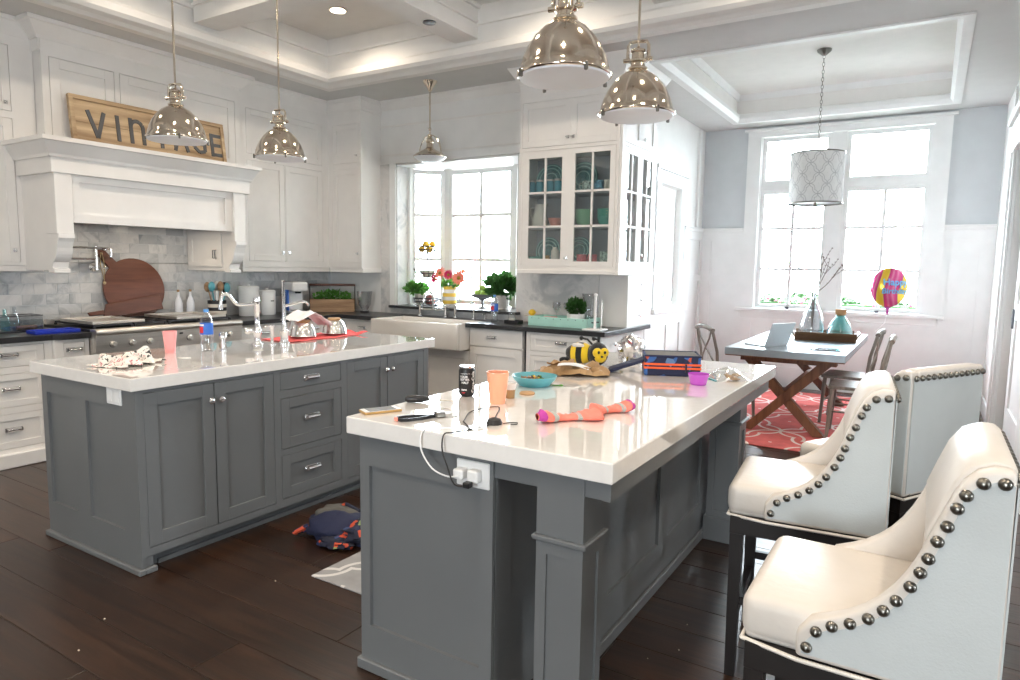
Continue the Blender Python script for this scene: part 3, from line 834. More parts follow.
lbox(-5.615, -5.58, SY1-.03, SY1, SZ0+.03, SZ1-.03).build('frame_rail', 'sign_wood', t)
def stroke(b, y0, z0, y1, z1, w=.029):
    d = Vector((y1-y0, z1-z0)); L = d.length; d /= L; n = Vector((-d.y, d.x))*w/2
    pts = [(y0+n.x, z0+n.y), (y1+n.x, z1+n.y), (y1-n.x, z1-n.y), (y0-n.x, z0-n.y)]
    b.prism(pts, -5.597, -5.590, 'x')
lz0, lz1 = 2.395, 2.60
LY = 2.835
def letter(strokes, off):
    b = MB()
    for s in strokes: stroke(b, LY+off+s[0], s[1], LY+off+s[2], s[3])
    b.v = [tuple(lp(*p)) for p in b.v]
    b.build('letter', 'letter_iron', t)
h0, h1, hm = lz0, lz1, (lz0+lz1)/2
letter([(0, h1, .062, h0), (.062, h0, .124, h1)], 0)
letter([(.0, h0, .0, h1)], .225)
letter([(.0, h0, .0, h1)] + [(.0+.05-.05*cos(a), h1-.067+.05*sin(a), .05-.05*cos(b_), h1-.067+.05*sin(b_)) for a, b_ in zip([i*pi/6 for i in range(6)], [i*pi/6 for i in range(1, 7)])] + [(.10, h1-.06, .10, h0)], .33)
letter([(0, h1-.017, .13, h1-.017), (.065, h1-.02, .065, h0)], .52)
letter([(0, h0, .06, h1), (.06, h1, .12, h0), (.025, h0+.07, .095, h0+.07)], .70)
letter([(.11, h1-.03, .06, h1-.017), (.06, h1-.017, .012, h1-.06), (.012, h1-.06, .012, h0+.06), (.012, h0+.06, .06, h0+.017), (.06, h0+.017, .115, h0+.03), (.115, h0+.03, .115, hm-.01), (.115, hm-.01, .065, hm-.01)], .87)
letter([(0, h0, 0, h1), (0, h1-.017, .10, h1-.017), (0, hm, .085, hm), (0, h0+.017, .10, h0+.017)], 1.06)
# ---- base cabinets and counters of the range wall
XB = -5.38
CT0, CT1 = .868, .91
t = thing('drawer_cabinet', 'white three-drawer base cabinet under the small glass caddy', 'cabinet', (-5.7, 1.8, 0))
b = MB(); b.box(XL+.012, XB, 1.0, 2.37, .0, CT0); b.build('body', WP, t)
f = FX(XB)
zs = [(.13, .375), (.42, .655), (.70, .85)]
holes(f, t, 'face_frame', 1.0, 2.37, .10, CT0, [(1.40, 2.32, a, c) for a, c in zs], WP, 0, .02)
for i, (a, c) in enumerate(zs):
    shaker(f, t, 1.404, 2.316, a+.003, c-.003, WP, 'drawer', n0=.001, t=.019, st=.045, pull=(2.1, (a+c)/2 + .01))
b = MB(); f.box(b, 1.0, 2.37, 0, .06, 0, .10); b.build('plinth', WP, t, bevel=.006)
t = thing('spice_pullout', 'narrow white pull-out drawer unit next to the range', 'cabinet', (-5.7, 2.49, 0))
b = MB(); b.box(XL+.012, XB+.04, 2.372, 2.605, 0, CT0); b.build('body', WP, t)
f = FX(XB+.04)
holes(f, t, 'face_frame', 2.372, 2.605, .1, CT0, [(2.43, 2.575, .72, .845), (2.43, 2.575, .14, .68)], WP, 0, .02)
shaker(f, t, 2.433, 2.572, .723, .842, WP, 'drawer', n0=.001, t=.019, flat=True, pull=(2.5, .79))
shaker(f, t, 2.433, 2.572, .143, .677, WP, 'door', n0=.001, t=.019, st=.04)
c = MB(); c.prism([(XL+.012, 1.0), (-5.325, 1.0), (-5.325, 2.365), (-5.285, 2.40), (-5.285, 2.606), (XL+.012, 2.606)], CT0+.001, CT1, 'z')
c = c.build('countertop', 'granite', bevel=.003); tag(c, 'black stone countertop holding a glass caddy and blue dish', 'countertop'); setloc(c, (-5.7, 1.8, CT0))
# right of the range, up to the corner
t = thing('base_cabinet', 'white base cabinet under the canisters and coffee maker', 'cabinet', (-5.7, 4.5, 0))
b = MB(); b.box(XL+.012, XB, 3.872, YS-.012, 0, CT0); b.build('body', WP, t)
f = FX(XB)
holes(f, t, 'face_frame', 3.872, 5.20, .10, CT0, [(3.93, 4.5, .70, .85), (3.93, 4.5, .13, .66), (4.55, 5.1, .70, .85), (4.55, 5.1, .13, .66)], WP, 0, .02)
for a, c in ((3.933, 4.497), (4.553, 5.097)):
    shaker(f, t, a, c, .703, .847, WP, 'drawer', n0=.001, t=.019, flat=True, pull=((a+c)/2, .78))
    shaker(f, t, a, c, .133, .657, WP, 'door', n0=.001, t=.019, knob=(a+.04, .60))
# ---- range
t = thing('kitchen_range', 'stainless steel gas range with a row of knobs under the hood', 'range', (-5.6, 3.24, 0))
RX = -5.25
b = MB(); b.box(XL+.02, RX-.02, 2.61, 3.868, .0, .90); b.build('body', 'steel', t)
b = MB(); b.prism([(RX-.02, .755), (RX+.01, .755), (RX+.022, .885), (RX-.02, .885)], 2.612, 3.866, 'y'); b.build('control_panel', 'steel', t)
b = MB(); b.prism([(RX-.06, .886)] + [(RX + .012 + .022*cos(radians(a)), .908 + .022*sin(radians(a))) for a in range(-90, 91, 22)] + [(RX-.06, .93)], 2.612, 3.866, 'y'); b.build('bullnose', 'steel', t, smooth=30)
b = MB(); b.box(XL+.03, RX-.06, 2.615, 3.863, .90, .928); b.build('cooktop', 'iron', t)
b = MB(); b.box(XL+.03, XL+.07, 2.615, 3.863, .928, .965); b.build('back_guard', 'steel', t)
for (y0, y1) in ((2.63, 3.23), (3.25, 3.85)):
    shaker(FX(RX-.02), t, y0, y1, .16, .72, 'steel', 'oven_door', n0=0, t=.03, st=.08)
    b = MB(); b.tube([(RX+.05, y0+.05, .70), (RX+.05, y1-.05, .70)], .012, 8); b.build('oven_handle', 'steel', t)
kn = MB().lathe([(.024, 0), (.024, .006), (.018, .009), (.018, .03), (.015, .034), (.001, .034)], 16)
ME['range_knob'] = kn.mesh('control_knob', 'steel', smooth=40)
rb = MB().lathe([(.026, -.001), (.026, .004), (.001, .004)], 16); ME['knob_bezel'] = rb.mesh('bezel', 'dark_metal')
for y in (2.735, 2.88, 3.02, 3.165, 3.36, 3.545, 3.74):
    k = place(FX(RX), 'control_knob', ME['range_knob'], y, .016, .815, t)
    o = link('bezel', ME['knob_bezel'], k)
b = MB(); b.box(RX+.017, RX+.020, 3.27, 3.30, .85, .87); b.build('badge', 'black_plastic', t)
def grate(y0, y1):
    b = MB(); x0, x1 = XL+.12, RX-.09
    for i in range(5):
        x = x0 + (x1-x0)*i/4; b.box(x-.006, x+.006, y0, y1, .945, .958)
    for i in range(4):
        y = y0 + (y1-y0)*i/3; b.box(x0, x1, y-.006, y+.006, .945, .958)
    for x in (x0, x1):
        for y in (y0, y1): b.box(x-.008, x+.008, y-.008, y+.008, .928, .945)
    b.build('grate', 'iron', t)
for a, c in ((2.66, 2.94), (2.97, 3.22), (3.25, 3.50), (3.53, 3.82)): grate(a, c)
def sheet(name, label, x0, x1, y0, y1, z, mat_):
    b = MB(); b.box(x0, x1, y0, y1, z, z+.004)
    for (p, q, r, s) in ((x0, x0+.012, y0, y1), (x1-.012, x1, y0, y1), (x0+.012, x1-.012, y0, y0+.012), (x0+.012, x1-.012, y1-.012, y1)): b.box(p, q, r, s, z+.004, z+.022)
    o = b.build(name, mat_, bevel=.002); tag(o, label, 'tray'); setloc(o, ((x0+x1)/2, (y0+y1)/2, z)); return o
sheet('baking_sheet', 'flat steel baking sheet lying over the burners by the cutting boards', -5.86, -5.36, 2.66, 3.06, .9585, 'steel')
sheet('griddle_cover', 'steel griddle cover on the range near the striped crock', -5.86, -5.36, 3.34, 3.80, .9585, 'steel')
# ---- pot filler
t = thing('pot_filler', 'polished articulated pot filler tap on the marble backsplash', 'faucet', (-6.04, 2.95, 1.45))
b = MB(); b.lathe([(.035, 0), (.035, .008), (.014, .014), (.014, .07)], 16, M=Matrix.Translation((XL+.009, 3.02, 1.385)) @ Matrix.Rotation(radians(90), 4, 'Y'))
b.build('wall_flange', 'chrome', t, smooth=40)
b = MB(); b.tube([(XL+.075, 3.02, 1.36), (XL+.075, 3.02, 1.56)], .014, 10); b.build('riser', 'chrome', t, smooth=40)
b = MB(); b.tube([(XL+.075, 3.02, 1.455), (XL+.30, 2.68, 1.455)], .0095, 8); b.build('lower_arm', 'chrome', t, smooth=40)
b = MB(); b.tube([(XL+.30, 2.68, 1.43), (XL+.30, 2.68, 1.56)], .013, 8); b.build('joint', 'chrome', t, smooth=40)
b = MB(); b.tube([(XL+.30, 2.68, 1.545), (XL+.20, 2.90, 1.545), (XL+.15, 3.08, 1.545), (XL+.15, 3.10, 1.52), (XL+.15, 3.10, 1.47)], .0095, 8, sm=4); b.build('upper_arm', 'chrome', t, smooth=40)
for z in (1.38, 1.535):
    b = MB(); b.tube([(XL+.075, 3.02, z), (XL+.13, 3.06, z)], .006, 6); b.ball((XL+.135, 3.065, z), .014, n=10, m=6); b.build('valve_handle', 'chrome', t, smooth=40)
# ---- cutting boards leaning on the backsplash
BL = Matrix.Translation((XL+.096, 3.34, .9295)) @ Matrix.Rotation(radians(-8), 4, 'Y')
t = thing('round_cutting_board', 'round dark wood cutting board with a short handle leaning on marble', 'cutting board', (XL+.14, 3.34, .9285))
pts = []
R = .27; hc = (0, .27)
hd = Vector((-.62, .78)).normalized(); hn = Vector((-hd.y, hd.x))
a0 = math.atan2(hd.y, hd.x)
for i in range(41):
    a = a0 + radians(9) + (2*pi - radians(18))*i/40; pts.append((hc[0] + R*cos(a), hc[1] + R*sin(a)))
tip = [Vector(hc) + hd*(R+.16) - hn*.035, Vector(hc) + hd*(R+.185), Vector(hc) + hd*(R+.16) + hn*.035]
pts += [tuple(q) for q in tip]
b = MB(); b.prism(pts, -.011, .011, 'x'); b.v = [tuple(BL @ Vector(p)) for p in b.v]
b.build('board', 'board_wood', t, bevel=.004)
q = Vector(hc) + hd*(R+.13)
def bl(x, y, z): return tuple(BL @ Vector((x, y, z)))
b = MB(); b.tube([bl(.013, q.x, q.y), bl(.02, q.x+.004, q.y-.10), bl(.02, q.x-.012, q.y-.24), bl(.022, q.x-.028, q.y-.10), bl(.013, q.x-.01, q.y)], .0045, 6); b.ball(bl(.02, q.x-.012, q.y-.26), .014, n=8, m=6)
b.build('rope_loop', 'rope', t)
t = thing('paddle_board', 'long rectangular wood serving board propped before the round board', 'cutting board', (XL+.2, 3.27, .9285))
BM2 = Matrix.Translation((XL+.165, 3.26, .9285)) @ Matrix.Rotation(radians(-12), 4, 'Y') @ Matrix.Rotation(radians(6), 4, 'X')
b = MB(); b.prism([(-.25, .02), (-.21, .115), (.27, .135), (.275, .0), (-.24, .0)], -.010, .010, 'x')
b.prism([(-.36, .035), (-.37, .066), (-.24, .068), (-.24, .03)], -.008, .008, 'x')
b.v = [tuple(BM2 @ Vector(p)) for p in b.v]; zmin = min(p[2] for p in b.v); b.v = [(p[0], p[1], p[2]-zmin+.959) for p in b.v]
b.build('board', 'board_wood', t, bevel=.003)
# ---- oil bottles, utensil crock
for i, (y, lab) in enumerate(((3.70, 'small frosted oil bottle with cork stopper beside the cutting boards'), (3.82, 'small frosted oil bottle with cork stopper beside the striped crock'))):
    t = thing('oil_bottle', lab, 'bottle', (XL+.135, y, .9585), 0, 'oil bottles behind the range', local=True)
    b = MB().lathe([(.034, .0), (.036, .01), (.034, .10), (.022, .14), (.012, .165), (.011, .20), (.014, .205)], 18); b.build('glass', 'milky', t, smooth=40)
    b = MB().lathe([(.030, .004), (.031, .085), (.001, .085)], 14); b.build('oil', 'cream', t, smooth=40)
    b = MB().lathe([(.010, .195), (.012, .225), (.001, .226)], 12); b.build('stopper', 'cork', t, smooth=40)
t = thing('utensil_crock', 'black and white striped crock full of cooking spoons', 'crock', (XL+.19, 4.06, .9105), local=True)
hh = .165
for i in range(5):
    z0, z1 = hh*i/5, hh*(i+1)/5
    MB().lathe([(.085, z0), (.085, z1), (.075, z1), (.075, z0)], 24, caps=False).build('stripe_band', 'iron' if i % 2 == 0 else 'cream', t, smooth=40)
MB().lathe([(.077, .0), (.077, .006), (.001, .006)], 20).build('crock_floor', 'cream', t)
random.seed(5)
for i, (mt, a, tilt) in enumerate((('crate_wood', 2.4, .32), ('teal_bowl', 3.6, .20), ('steel', 1.2, .12), ('black_plastic', .3, .30), ('teal_bowl', .0, .36), ('crate_wood', 5.2, .18))):
    d = Vector((cos(a+1.57)*.4*tilt, sin(a+1.57)*tilt*1.0, 1)).normalized()
    s0 = Vector((0, 0, .012)) + Vector((d.x, d.y, 0))*.05
    b = MB(); b.tube([s0, s0 + d*.25], .007, 6)
    b.ball(s0 + d*.29, .014, .036, .05, n=10, m=6)
    b.build('spoon', mt, t, smooth=60)
# ---- glass caddy and blue dish on the counter
t = thing('glass_caddy', 'rectangular clear caddy of teal bottles on the black counter', 'caddy', (-5.72, 2.24, CT1), local=True)
b = MB()
for (x0, x1, y0, y1) in ((-.09, -.086, -.2, .2), (.086, .09, -.2, .2), (-.086, .086, -.2, -.196), (-.086, .086, .196, .2)): b.box(x0, x1, y0, y1, .012, .12)
b.build('glass_box', 'bottle_clear', t)
b = MB(); b.tube([(-.09, -.2, .12), (.09, -.2, .12), (.09, .2, .12), (-.09, .2, .12)], .004, 6, closed=True); b.box(-.095, .095, -.205, .205, 0, .012); b.build('rim', 'dark_metal', t)
for (x, y, mt, h) in ((-.03, -.11, 'aqua_glass', .16), (.03, -.02, 'aqua_glass', .17), (-.04, .07, 'bottle_clear', .18)):
    MB().lathe([(.03, .013), (.032, .03), (.03, h*.6), (.012, h*.78), (.012, h), (.001, h)], 14, (x, y, 0)).build('bottle', mt, t, smooth=40)
MB().tube([(.03, .05, .03), (.03, .18, .03)], .016, 8).build('rolling_stick', 'crate_wood', t, smooth=40)
b = MB(); b.box(-.075, .075, -.15, .15, 0, .006)
for (p, q, r, s) in ((-.075, -.068, -.15, .15), (.068, .075, -.15, .15), (-.068, .068, -.15, -.143), (-.068, .068, .143, .15)): b.box(p, q, r, s, .006, .026)
o = b.build('blue_dish', 'blue_plastic', bevel=.003); tag(o, 'bright blue shallow plastic dish on the black counter', 'dish'); o.location = (-5.45, 2.43, CT1)
# ---- canisters, coffee maker, planter, glass vase on the right counter
for (y, r, h, lab) in ((4.40, .098, .27, 'taller white lidded canister next to the coffee maker counter end by the crock'), (4.62, .082, .225, 'shorter white lidded canister next to the coffee maker')):
    t = thing('canister', lab, 'canister', (XL+.22, y, CT1), 0, 'white kitchen canisters', local=True)
    MB().lathe([(r*.97, 0), (r, .006), (r, h), (r*.98, h+.002), (.001, h+.002)], 28).build('jar', 'white_plastic', t, smooth=40)
    l = MB().lathe([(r*1.02, h+.003), (r*1.02, h+.018), (r*.9, h+.028), (.001, h+.03)], 28).build('lid', 'white_plastic', t, smooth=40)
    MB().lathe([(.008, h+.028), (.018, h+.045), (.001, h+.05)], 14).build('knob', 'white_plastic', l, smooth=40)
    b = MB(); b.box(r-.002, r+.0012, -.02, .02, h*.62, h*.66); b.build('word_label', 'text_black', t)
t = thing('coffee_maker', 'white single-cup coffee maker with a tall head on the counter', 'coffee maker', (XL+.28, 4.95, CT1), radians(-20), local=True)
b = MB(); b.box(-.13, .13, -.085, .085, 0, .03); b.build('base', 'white_plastic', t, bevel=.008, seg=2)
b = MB(); b.box(-.13, -.02, -.08, .08, .03, .30); b.build('tower', 'white_plastic', t, bevel=.012, seg=2)
b = MB(); b.box(-.13, .12, -.085, .085, .235, .335); b.build('head', 'white_plastic', t, bevel=.02, seg=3)
b = MB(); b.lathe([(.03, .215), (.035, .236), (.001, .236)], 16, (.05, 0, 0)); b.build('spout', 'black_plastic', t)
b = MB(); b.box(0, .12, -.07, .07, .03, .036); b.build('drip_grille', 'dark_metal', t)
b = MB(); b.box(-.12, .02, -.10, -.087, .03, .25); b.build('water_tank', 'label_blue', t, bevel=.004)
t = thing('herb_planter', 'wooden planter box of green herbs with a metal handle by the corner', 'planter', (-5.70, 5.40, CT1), radians(45), local=True)
L, Wd, H = .48, .17, .14
for (x0, x1, y0, y1, nm) in ((-L/2, L/2, -Wd/2, -Wd/2+.012, 'side_board'), (-L/2, L/2, Wd/2-.012, Wd/2, 'side_board'), (-L/2, -L/2+.012, -Wd/2+.012, Wd/2-.012, 'end_board'), (L/2-.012, L/2, -Wd/2+.012, Wd/2-.012, 'end_board')):
    MB().box(x0, x1, y0, y1, 0, H).build(nm, 'crate_wood', t, bevel=.002)
MB().box(-L/2+.012, L/2-.012, -Wd/2+.012, Wd/2-.012, .005, H-.02).build('soil', 'bark', t)
b = MB(); b.tube([(-L/2-.004, 0, .02), (-L/2-.004, 0, .29)], .006, 6); b.tube([(L/2+.004, 0, .02), (L/2+.004, 0, .29)], .006, 6); b.build('handle_posts', 'iron', t)
MB().box(-L/2-.01, L/2+.01, -.012, .012, .285, .31).build('handle_bar', 'board_wood', t, bevel=.004)
def leafball(n, cx, cy, cz, rx, ry, rz, size, seed, shell=.5, droop=0):
    rnd = random.Random(seed); m = MB()
    for i in range(n):
        while True:
            p = Vector((rnd.uniform(-1, 1), rnd.uniform(-1, 1), rnd.uniform(-1, 1)))
            if shell < p.length < 1: break
        c = Vector((cx + p.x*rx, cy + p.y*ry, cz + p.z*rz))
        out = Vector((p.x, p.y, p.z + .4 - droop)).normalized(); s = size*rnd.uniform(.7, 1.3)
        side = out.cross(Vector((rnd.uniform(-1, 1), rnd.uniform(-1, 1), rnd.uniform(-1, 1))))
        if side.length < .05: continue
        side.normalize(); up = side.cross(out)*.12
        m.add([c - out*s*.5, c + side*s*.34 + up*s, c + out*s*.55, c - side*s*.34 + up*s], [(0, 1, 2, 3)])
    return m
o = leafball(420, 0, 0, H+.03, L*.46, Wd*.45, .075, .035, 4, .0).build('foliage', 'green_leaf', t, weld=False); stuff(o)
t = thing('glass_vase', 'clear fluted glass vase standing near the kitchen corner', 'vase', (-5.33, 5.52, CT1), local=True)
MB().lathe([(.045, 0), (.05, .02), (.035, .03), (.07, .09), (.082, .2), (.088, .235), (.085, .235), (.078, .2), (.066, .09), (.03, .035), (.001, .035)], 10).build('glass', 'wine_glass', t, smooth=20)
MB().lathe([(.046, .0), (.048, .015), (.001, .016)], 14).build('dark_foot', 'iron', t)
# ------------------------------------------------------------------ sink wall
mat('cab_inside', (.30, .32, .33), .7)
# corner wall cabinet
t = thing('corner_wall_cabinet', 'single-door white wall cabinet ending in a plain side panel by the bay', 'cabinet', (-5.5, 5.55, 1.35))
b = MB(); b.box(-5.73, -5.24, 5.41, YS-.002, 1.40, 3.06); b.build('body', WP, t)
b = MB(); b.box(-5.73, -5.23, 5.395, YS-.002, 1.352, 1.40); b.build('light_rail', WP, t, bevel=.003)
f = FY(5.41)
holes(f, t, 'face_frame', -5.73, -5.24, 1.40, 3.06, [(-5.66, -5.265, 1.46, 2.46), (-5.66, -5.265, 2.52, 2.93)], WP, 0, .02)
shaker(f, t, -5.657, -5.268, 1.463, 2.457, WP, n0=.001, t=.019, latch=(-5.30, 1.56))
shaker(f, t, -5.657, -5.268, 2.523, 2.927, WP, n0=.001, t=.019, latch=(-5.30, 2.60))
b = MB(); b.box(-5.74, -5.225, 5.38, YS-.002, 3.06, 3.085); b.box(-5.74, -5.20, 5.355, YS-.002, 3.16, ZC-.002); b.box(-5.74, -5.215, 5.37, YS-.002, 3.085, 3.16); b.build('crown', WP, t)
# ---- china cabinet with glass doors on two sides
CY = 5.40; CX = -2.29
t = thing('china_cabinet', 'tall white corner cabinet with glass doors on two sides showing dishes', 'cabinet', (-2.8, 5.6, 1.42)); CHINA = t
b = MB(); b.box(-3.26, -3.24, CY, YS-.002, 1.42, 3.06); b.build('end_panel', WP, t)
b = MB(); b.box(-3.24, CX, YS-.02, YS-.002, 1.42, 3.06); b.build('back_panel', 'cab_inside', t)
b = MB(); b.box(-2.595, CX, 6.20, 6.22, 1.42, 3.06); b.box(-2.595, -2.575, YS, 6.20, 1.42, 3.06); b.build('side_back', WP, t)
for z, h in ((1.42, .05), (2.44, .05), (3.02, .04)):
    b = MB(); b.box(-3.24, CX, CY, YS-.02, z, z+h); b.box(-2.575, CX, YS-.002, 6.20, z, z+h); b.build('deck', WP, t)
for z in (1.785, 2.085):
    b = MB(); b.box(-3.238, CX-.002, CY+.03, YS-.022, z, z+.015); b.build('shelf', 'cab_inside', t)
    b = MB(); b.box(-2.573, CX-.002, YS, 6.19, z, z+.015); b.build('shelf', 'cab_inside', t)
f = FY(CY); g = FX(CX)
def glassdoor(fr, u0, u1, z0, z1, cols, rows, st=.07, lat=None, n0=.001, kb=None):
    hs = (u0+st, u1-st, z0+st*.9, z1-st*.9)
    d = holes(fr, t, 'glass_door', u0, u1, z0, z1, [hs], WP, n0, .019)
    us = [hs[0] + (hs[1]-hs[0])*i/cols for i in range(cols+1)]; zz = [hs[2]] + rows + [hs[3]]
    for u in us[1:-1]:
        b = MB(); fr.box(b, u-.009, u+.009, n0+.003, n0+.017, hs[2], hs[3]); b.build('muntin', WP, d)
    for z in rows:
        b = MB(); fr.box(b, hs[0], hs[1], n0+.003, n0+.017, z-.009, z+.009); b.build('muntin', WP, d)
    for a, c in zip(us, us[1:]):
        for e, h in zip(zz, zz[1:]):
            b = MB(); fr.box(b, a, c, n0+.004, n0+.007, e, h); b.build('pane', 'cabinet_glass', d)
    if lat: place(fr, 'latch', ME['latch'], lat[0], n0+.019, lat[1], d)
    if kb: place(fr, 'knob', ME['knob'], kb[0], n0+.019, kb[1], d)
holes(f, t, 'face_frame', -3.26, CX, 1.42, 3.06, [(-3.235, -2.752, 1.45, 2.475), (-2.746, -2.315, 1.45, 2.475), (-3.235, -2.752, 2.505, 2.90), (-2.746, -2.315, 2.505, 2.90)], WP, 0, .02)
glassdoor(f, -3.232, -2.752, 1.453, 2.472, 2, [1.805, 2.105], .072, (-2.765, 1.525))
glassdoor(f, -2.746, -2.318, 1.453, 2.472, 2, [1.805, 2.105], .05)
shaker(f, t, -3.232, -2.752, 2.508, 2.897, WP, n0=.001, t=.019, latch=(-2.775, 2.575))
shaker(f, t, -2.746, -2.318, 2.508, 2.897, WP, n0=.001, t=.019, latch=(-2.72, 2.575))
holes(g, t, 'face_frame', CY, 6.22, 1.42, 3.06, [(5.46, 5.82, 1.45, 2.475), (5.83, 6.18, 1.45, 2.475), (5.46, 5.82, 2.505, 2.90), (5.83, 6.18, 2.505, 2.90)], WP, 0, .02)
glassdoor(g, 5.463, 5.822, 1.453, 2.472, 2, [1.805, 2.105], .055)
glassdoor(g, 5.828, 6.177, 1.453, 2.472, 2, [1.805, 2.105], .055, None, kb=(5.855, 1.56))
shaker(g, t, 5.463, 5.822, 2.508, 2.897, WP, n0=.001, t=.019)
shaker(g, t, 5.828, 6.177, 2.508, 2.897, WP, n0=.001, t=.019, knob=(5.855, 2.58))
b = MB(); b.box(-3.27, CX+.032, CY-.032, YS-.002, 1.385, 1.42); b.box(-2.595, CX+.032, YS-.002, 6.225, 1.385, 1.42); b.build('light_rail', WP, t, bevel=.003)
b = MB(); b.box(-3.265, CX+.022, CY-.022, YS-.002, 2.96, 3.06); b.box(-2.595, CX+.022, YS-.002, 6.225, 2.96, 3.06); b.build('frieze', WP, t)
b = MB()
b.add([(-3.265, 5.37, 3.06), (CX+.03, 5.37, 3.06), (CX+.03, 6.22, 3.06), (-3.35, 5.285, ZC-.002), (CX+.115, 5.285, ZC-.002), (CX+.115, 6.30, ZC-.002), (-3.265, YS-.003, 3.06), (-3.35, YS-.003, ZC-.002), (-2.59, 6.22, 3.06), (-2.59, 6.30, ZC-.002), (-2.59, YS-.003, 3.06), (-2.59, YS-.003, ZC-.002)],
      [(0, 1, 4, 3), (1, 2, 5, 4), (6, 0, 3, 7), (2, 8, 9, 5), (3, 4, 5, 9, 11, 7), (0, 6, 10, 8, 2, 1), (6, 7, 11, 10), (10, 11, 9, 8)])
b.build('crown', WP, t)
# ---- dishes
def vessel(name, lab, cat, prof, mt, loc, group=None, n=24, parts=None):
    o = MB().lathe(prof, n, caps=True).build(name, mt, smooth=40); o.location = loc; tag(o, lab, cat, group); return o
def mug(lab, mt, loc, r=.042, h=.085, group=None):
    t = thing('mug', lab, 'mug', loc, random.uniform(0, 6), group, local=True)
    MB().lathe([(r*.9, 0), (r, .008), (r, h), (r-.004, h), (r-.005, .01), (.001, .01)], 20).build('cup', mt, t, smooth=40)
    MB().tube([(r-.003, 0, h*.8), (r+.022, 0, h*.75), (r+.026, 0, h*.45), (r-.002, 0, h*.2)], .005, 6).build('handle', mt, t, smooth=40)
def plate(lab, loc, r=.135):
    M = Matrix.Rotation(radians(78), 4, 'X')
    prof = [(.001, .0), (r*.6, .0), (r*.68, .008), (r, .016), (r, .02), (r*.66, .013), (r*.6, .005), (.001, .005)]
    b = MB().lathe(prof, 32, M=M); zm = min(p[2] for p in b.v); b.v = [(p[0], p[1], p[2]-zm) for p in b.v]
    t = thing('plate', lab, 'plate', loc, local=True)
    b.build('dish', 'teal_plate', t, smooth=40)
    for rr in (.45, .72, .92):
        b = MB().lathe([(r*rr-.004, .008 + (.009 if rr > .7 else -.002)), (r*rr+.004, .009 + (.009 if rr > .7 else -.002)), (r*rr+.004, .006), (r*rr-.004, .006)], 32, M=M, caps=False)
        b.v = [(p[0], p[1]-.006, p[2]-zm) for p in b.v]; b.build('painted_ring', 'mint', t)
s1, s2, s3 = 1.4705, 1.8005, 2.1005
for i, x in enumerate((-3.195, -3.115, -3.005, -2.925)):
    t = thing('glass_jar', ['teal glass jar with a steel lid at the end of the top shelf row', 'teal glass jar with steel lid, second from the shelf end', 'teal glass jar with steel lid, third from the shelf end', 'teal glass jar with steel lid next to the middle door stile'][i], 'jar', (x, 5.50, s3), 0, 'teal jars on the top china shelf', local=True)
    MB().lathe([(.034, 0), (.036, .01), (.036, .095), (.03, .11), (.03, .118), (.001, .118)], 18).build('jar', 'blue_teal', t, smooth=40)
    MB().lathe([(.032, .118), (.032, .135), (.001, .136)], 18).build('lid', 'steel', t, smooth=40)
plate('large teal patterned plate standing behind the teal jars', (-3.07, 5.635, s3), .15)
plate('large teal patterned plate standing behind the top-shelf mugs', (-2.74, 5.635, s3), .15)
mug('green patterned mug on the top shelf of the china cabinet', 'mug_pattern', (-2.63, 5.50, s3), .048, .10)
mug('blue patterned mug on the top shelf of the china cabinet', 'mug_blue', (-2.52, 5.50, s3), .04, .10)
mug('cream speckled mug on the top shelf of the china cabinet', 'cream', (-2.43, 5.50, s3), .04, .10)
t = thing('milk_jug', 'cream ceramic jug with a curved handle in the china cabinet', 'jug', (-3.12, 5.52, s2), local=True)
MB().lathe([(.055, 0), (.07, .02), (.075, .08), (.05, .15), (.045, .19), (.052, .215), (.048, .215), (.042, .19), (.001, .18)], 22).build('body', 'cream', t, smooth=40)
MB().tube([(-.05, 0, .19), (-.095, 0, .18), (-.10, 0, .13), (-.07, 0, .07)], .008, 8).build('handle', 'cream', t, smooth=40)
MB().prism([(.03, .18), (.085, .222), (.04, .218)], -.02, .02, 'y').build('spout', 'cream', t, bevel=.004)
def bowl(name, lab, mt, loc, r, h, group=None):
    o = MB().lathe([(r*.5, 0), (r*.52, .008), (r*.8, h*.45), (r, h), (r-.004, h), (r*.76, h*.5), (r*.4, .014), (.001, .014)], 28).build(name, mt, smooth=40)
    o.location = loc; tag(o, lab, 'bowl', group); return o
bowl('bowl', 'coral pink bowl next to the cream jug', 'pink_ceramic', (-2.94, 5.50, s2), .07, .085)
for i in range(3):
    bowl('bowl', ['lowest leaf-green bowl of the stack in the china cabinet', 'middle leaf-green bowl of the stack in the china cabinet', 'topmost leaf-green bowl of the stack in the china cabinet'][i], 'green_bowl', (-2.665, 5.52, s2+i*.030), .085, .095, 'green bowl stack')
    bowl('bowl', ['lowest jade bowl of the stack in the china cabinet', 'middle jade bowl of the stack in the china cabinet', 'topmost jade bowl of the stack in the china cabinet'][i], 'jade_bowl', (-2.46, 5.52, s2+i*.030), .075, .095, 'jade bowl stack')
plate('smaller teal patterned plate standing on the bottom china shelf behind teal bowls', (-3.08, 5.635, s1), .13)
plate('smaller teal patterned plate standing on the bottom china shelf behind rose mugs', (-2.76, 5.635, s1), .13)
bowl('bowl', 'teal bowl on the bottom shelf of the china cabinet', 'jade_bowl', (-3.145, 5.50, s1), .07, .07)
vessel('tumbler', 'small amber tumbler on the bottom china shelf', 'cup', [(.025, 0), (.03, .08), (.027, .08), (.022, .006), (.001, .006)], 'gold', (-3.02, 5.49, s1))
vessel('ceramic_bottle', 'cream ceramic bottle on the bottom china shelf', 'bottle', [(.035, 0), (.037, .01), (.035, .12), (.022, .14), (.022, .155), (.001, .155)], 'cream', (-2.93, 5.48, s1))
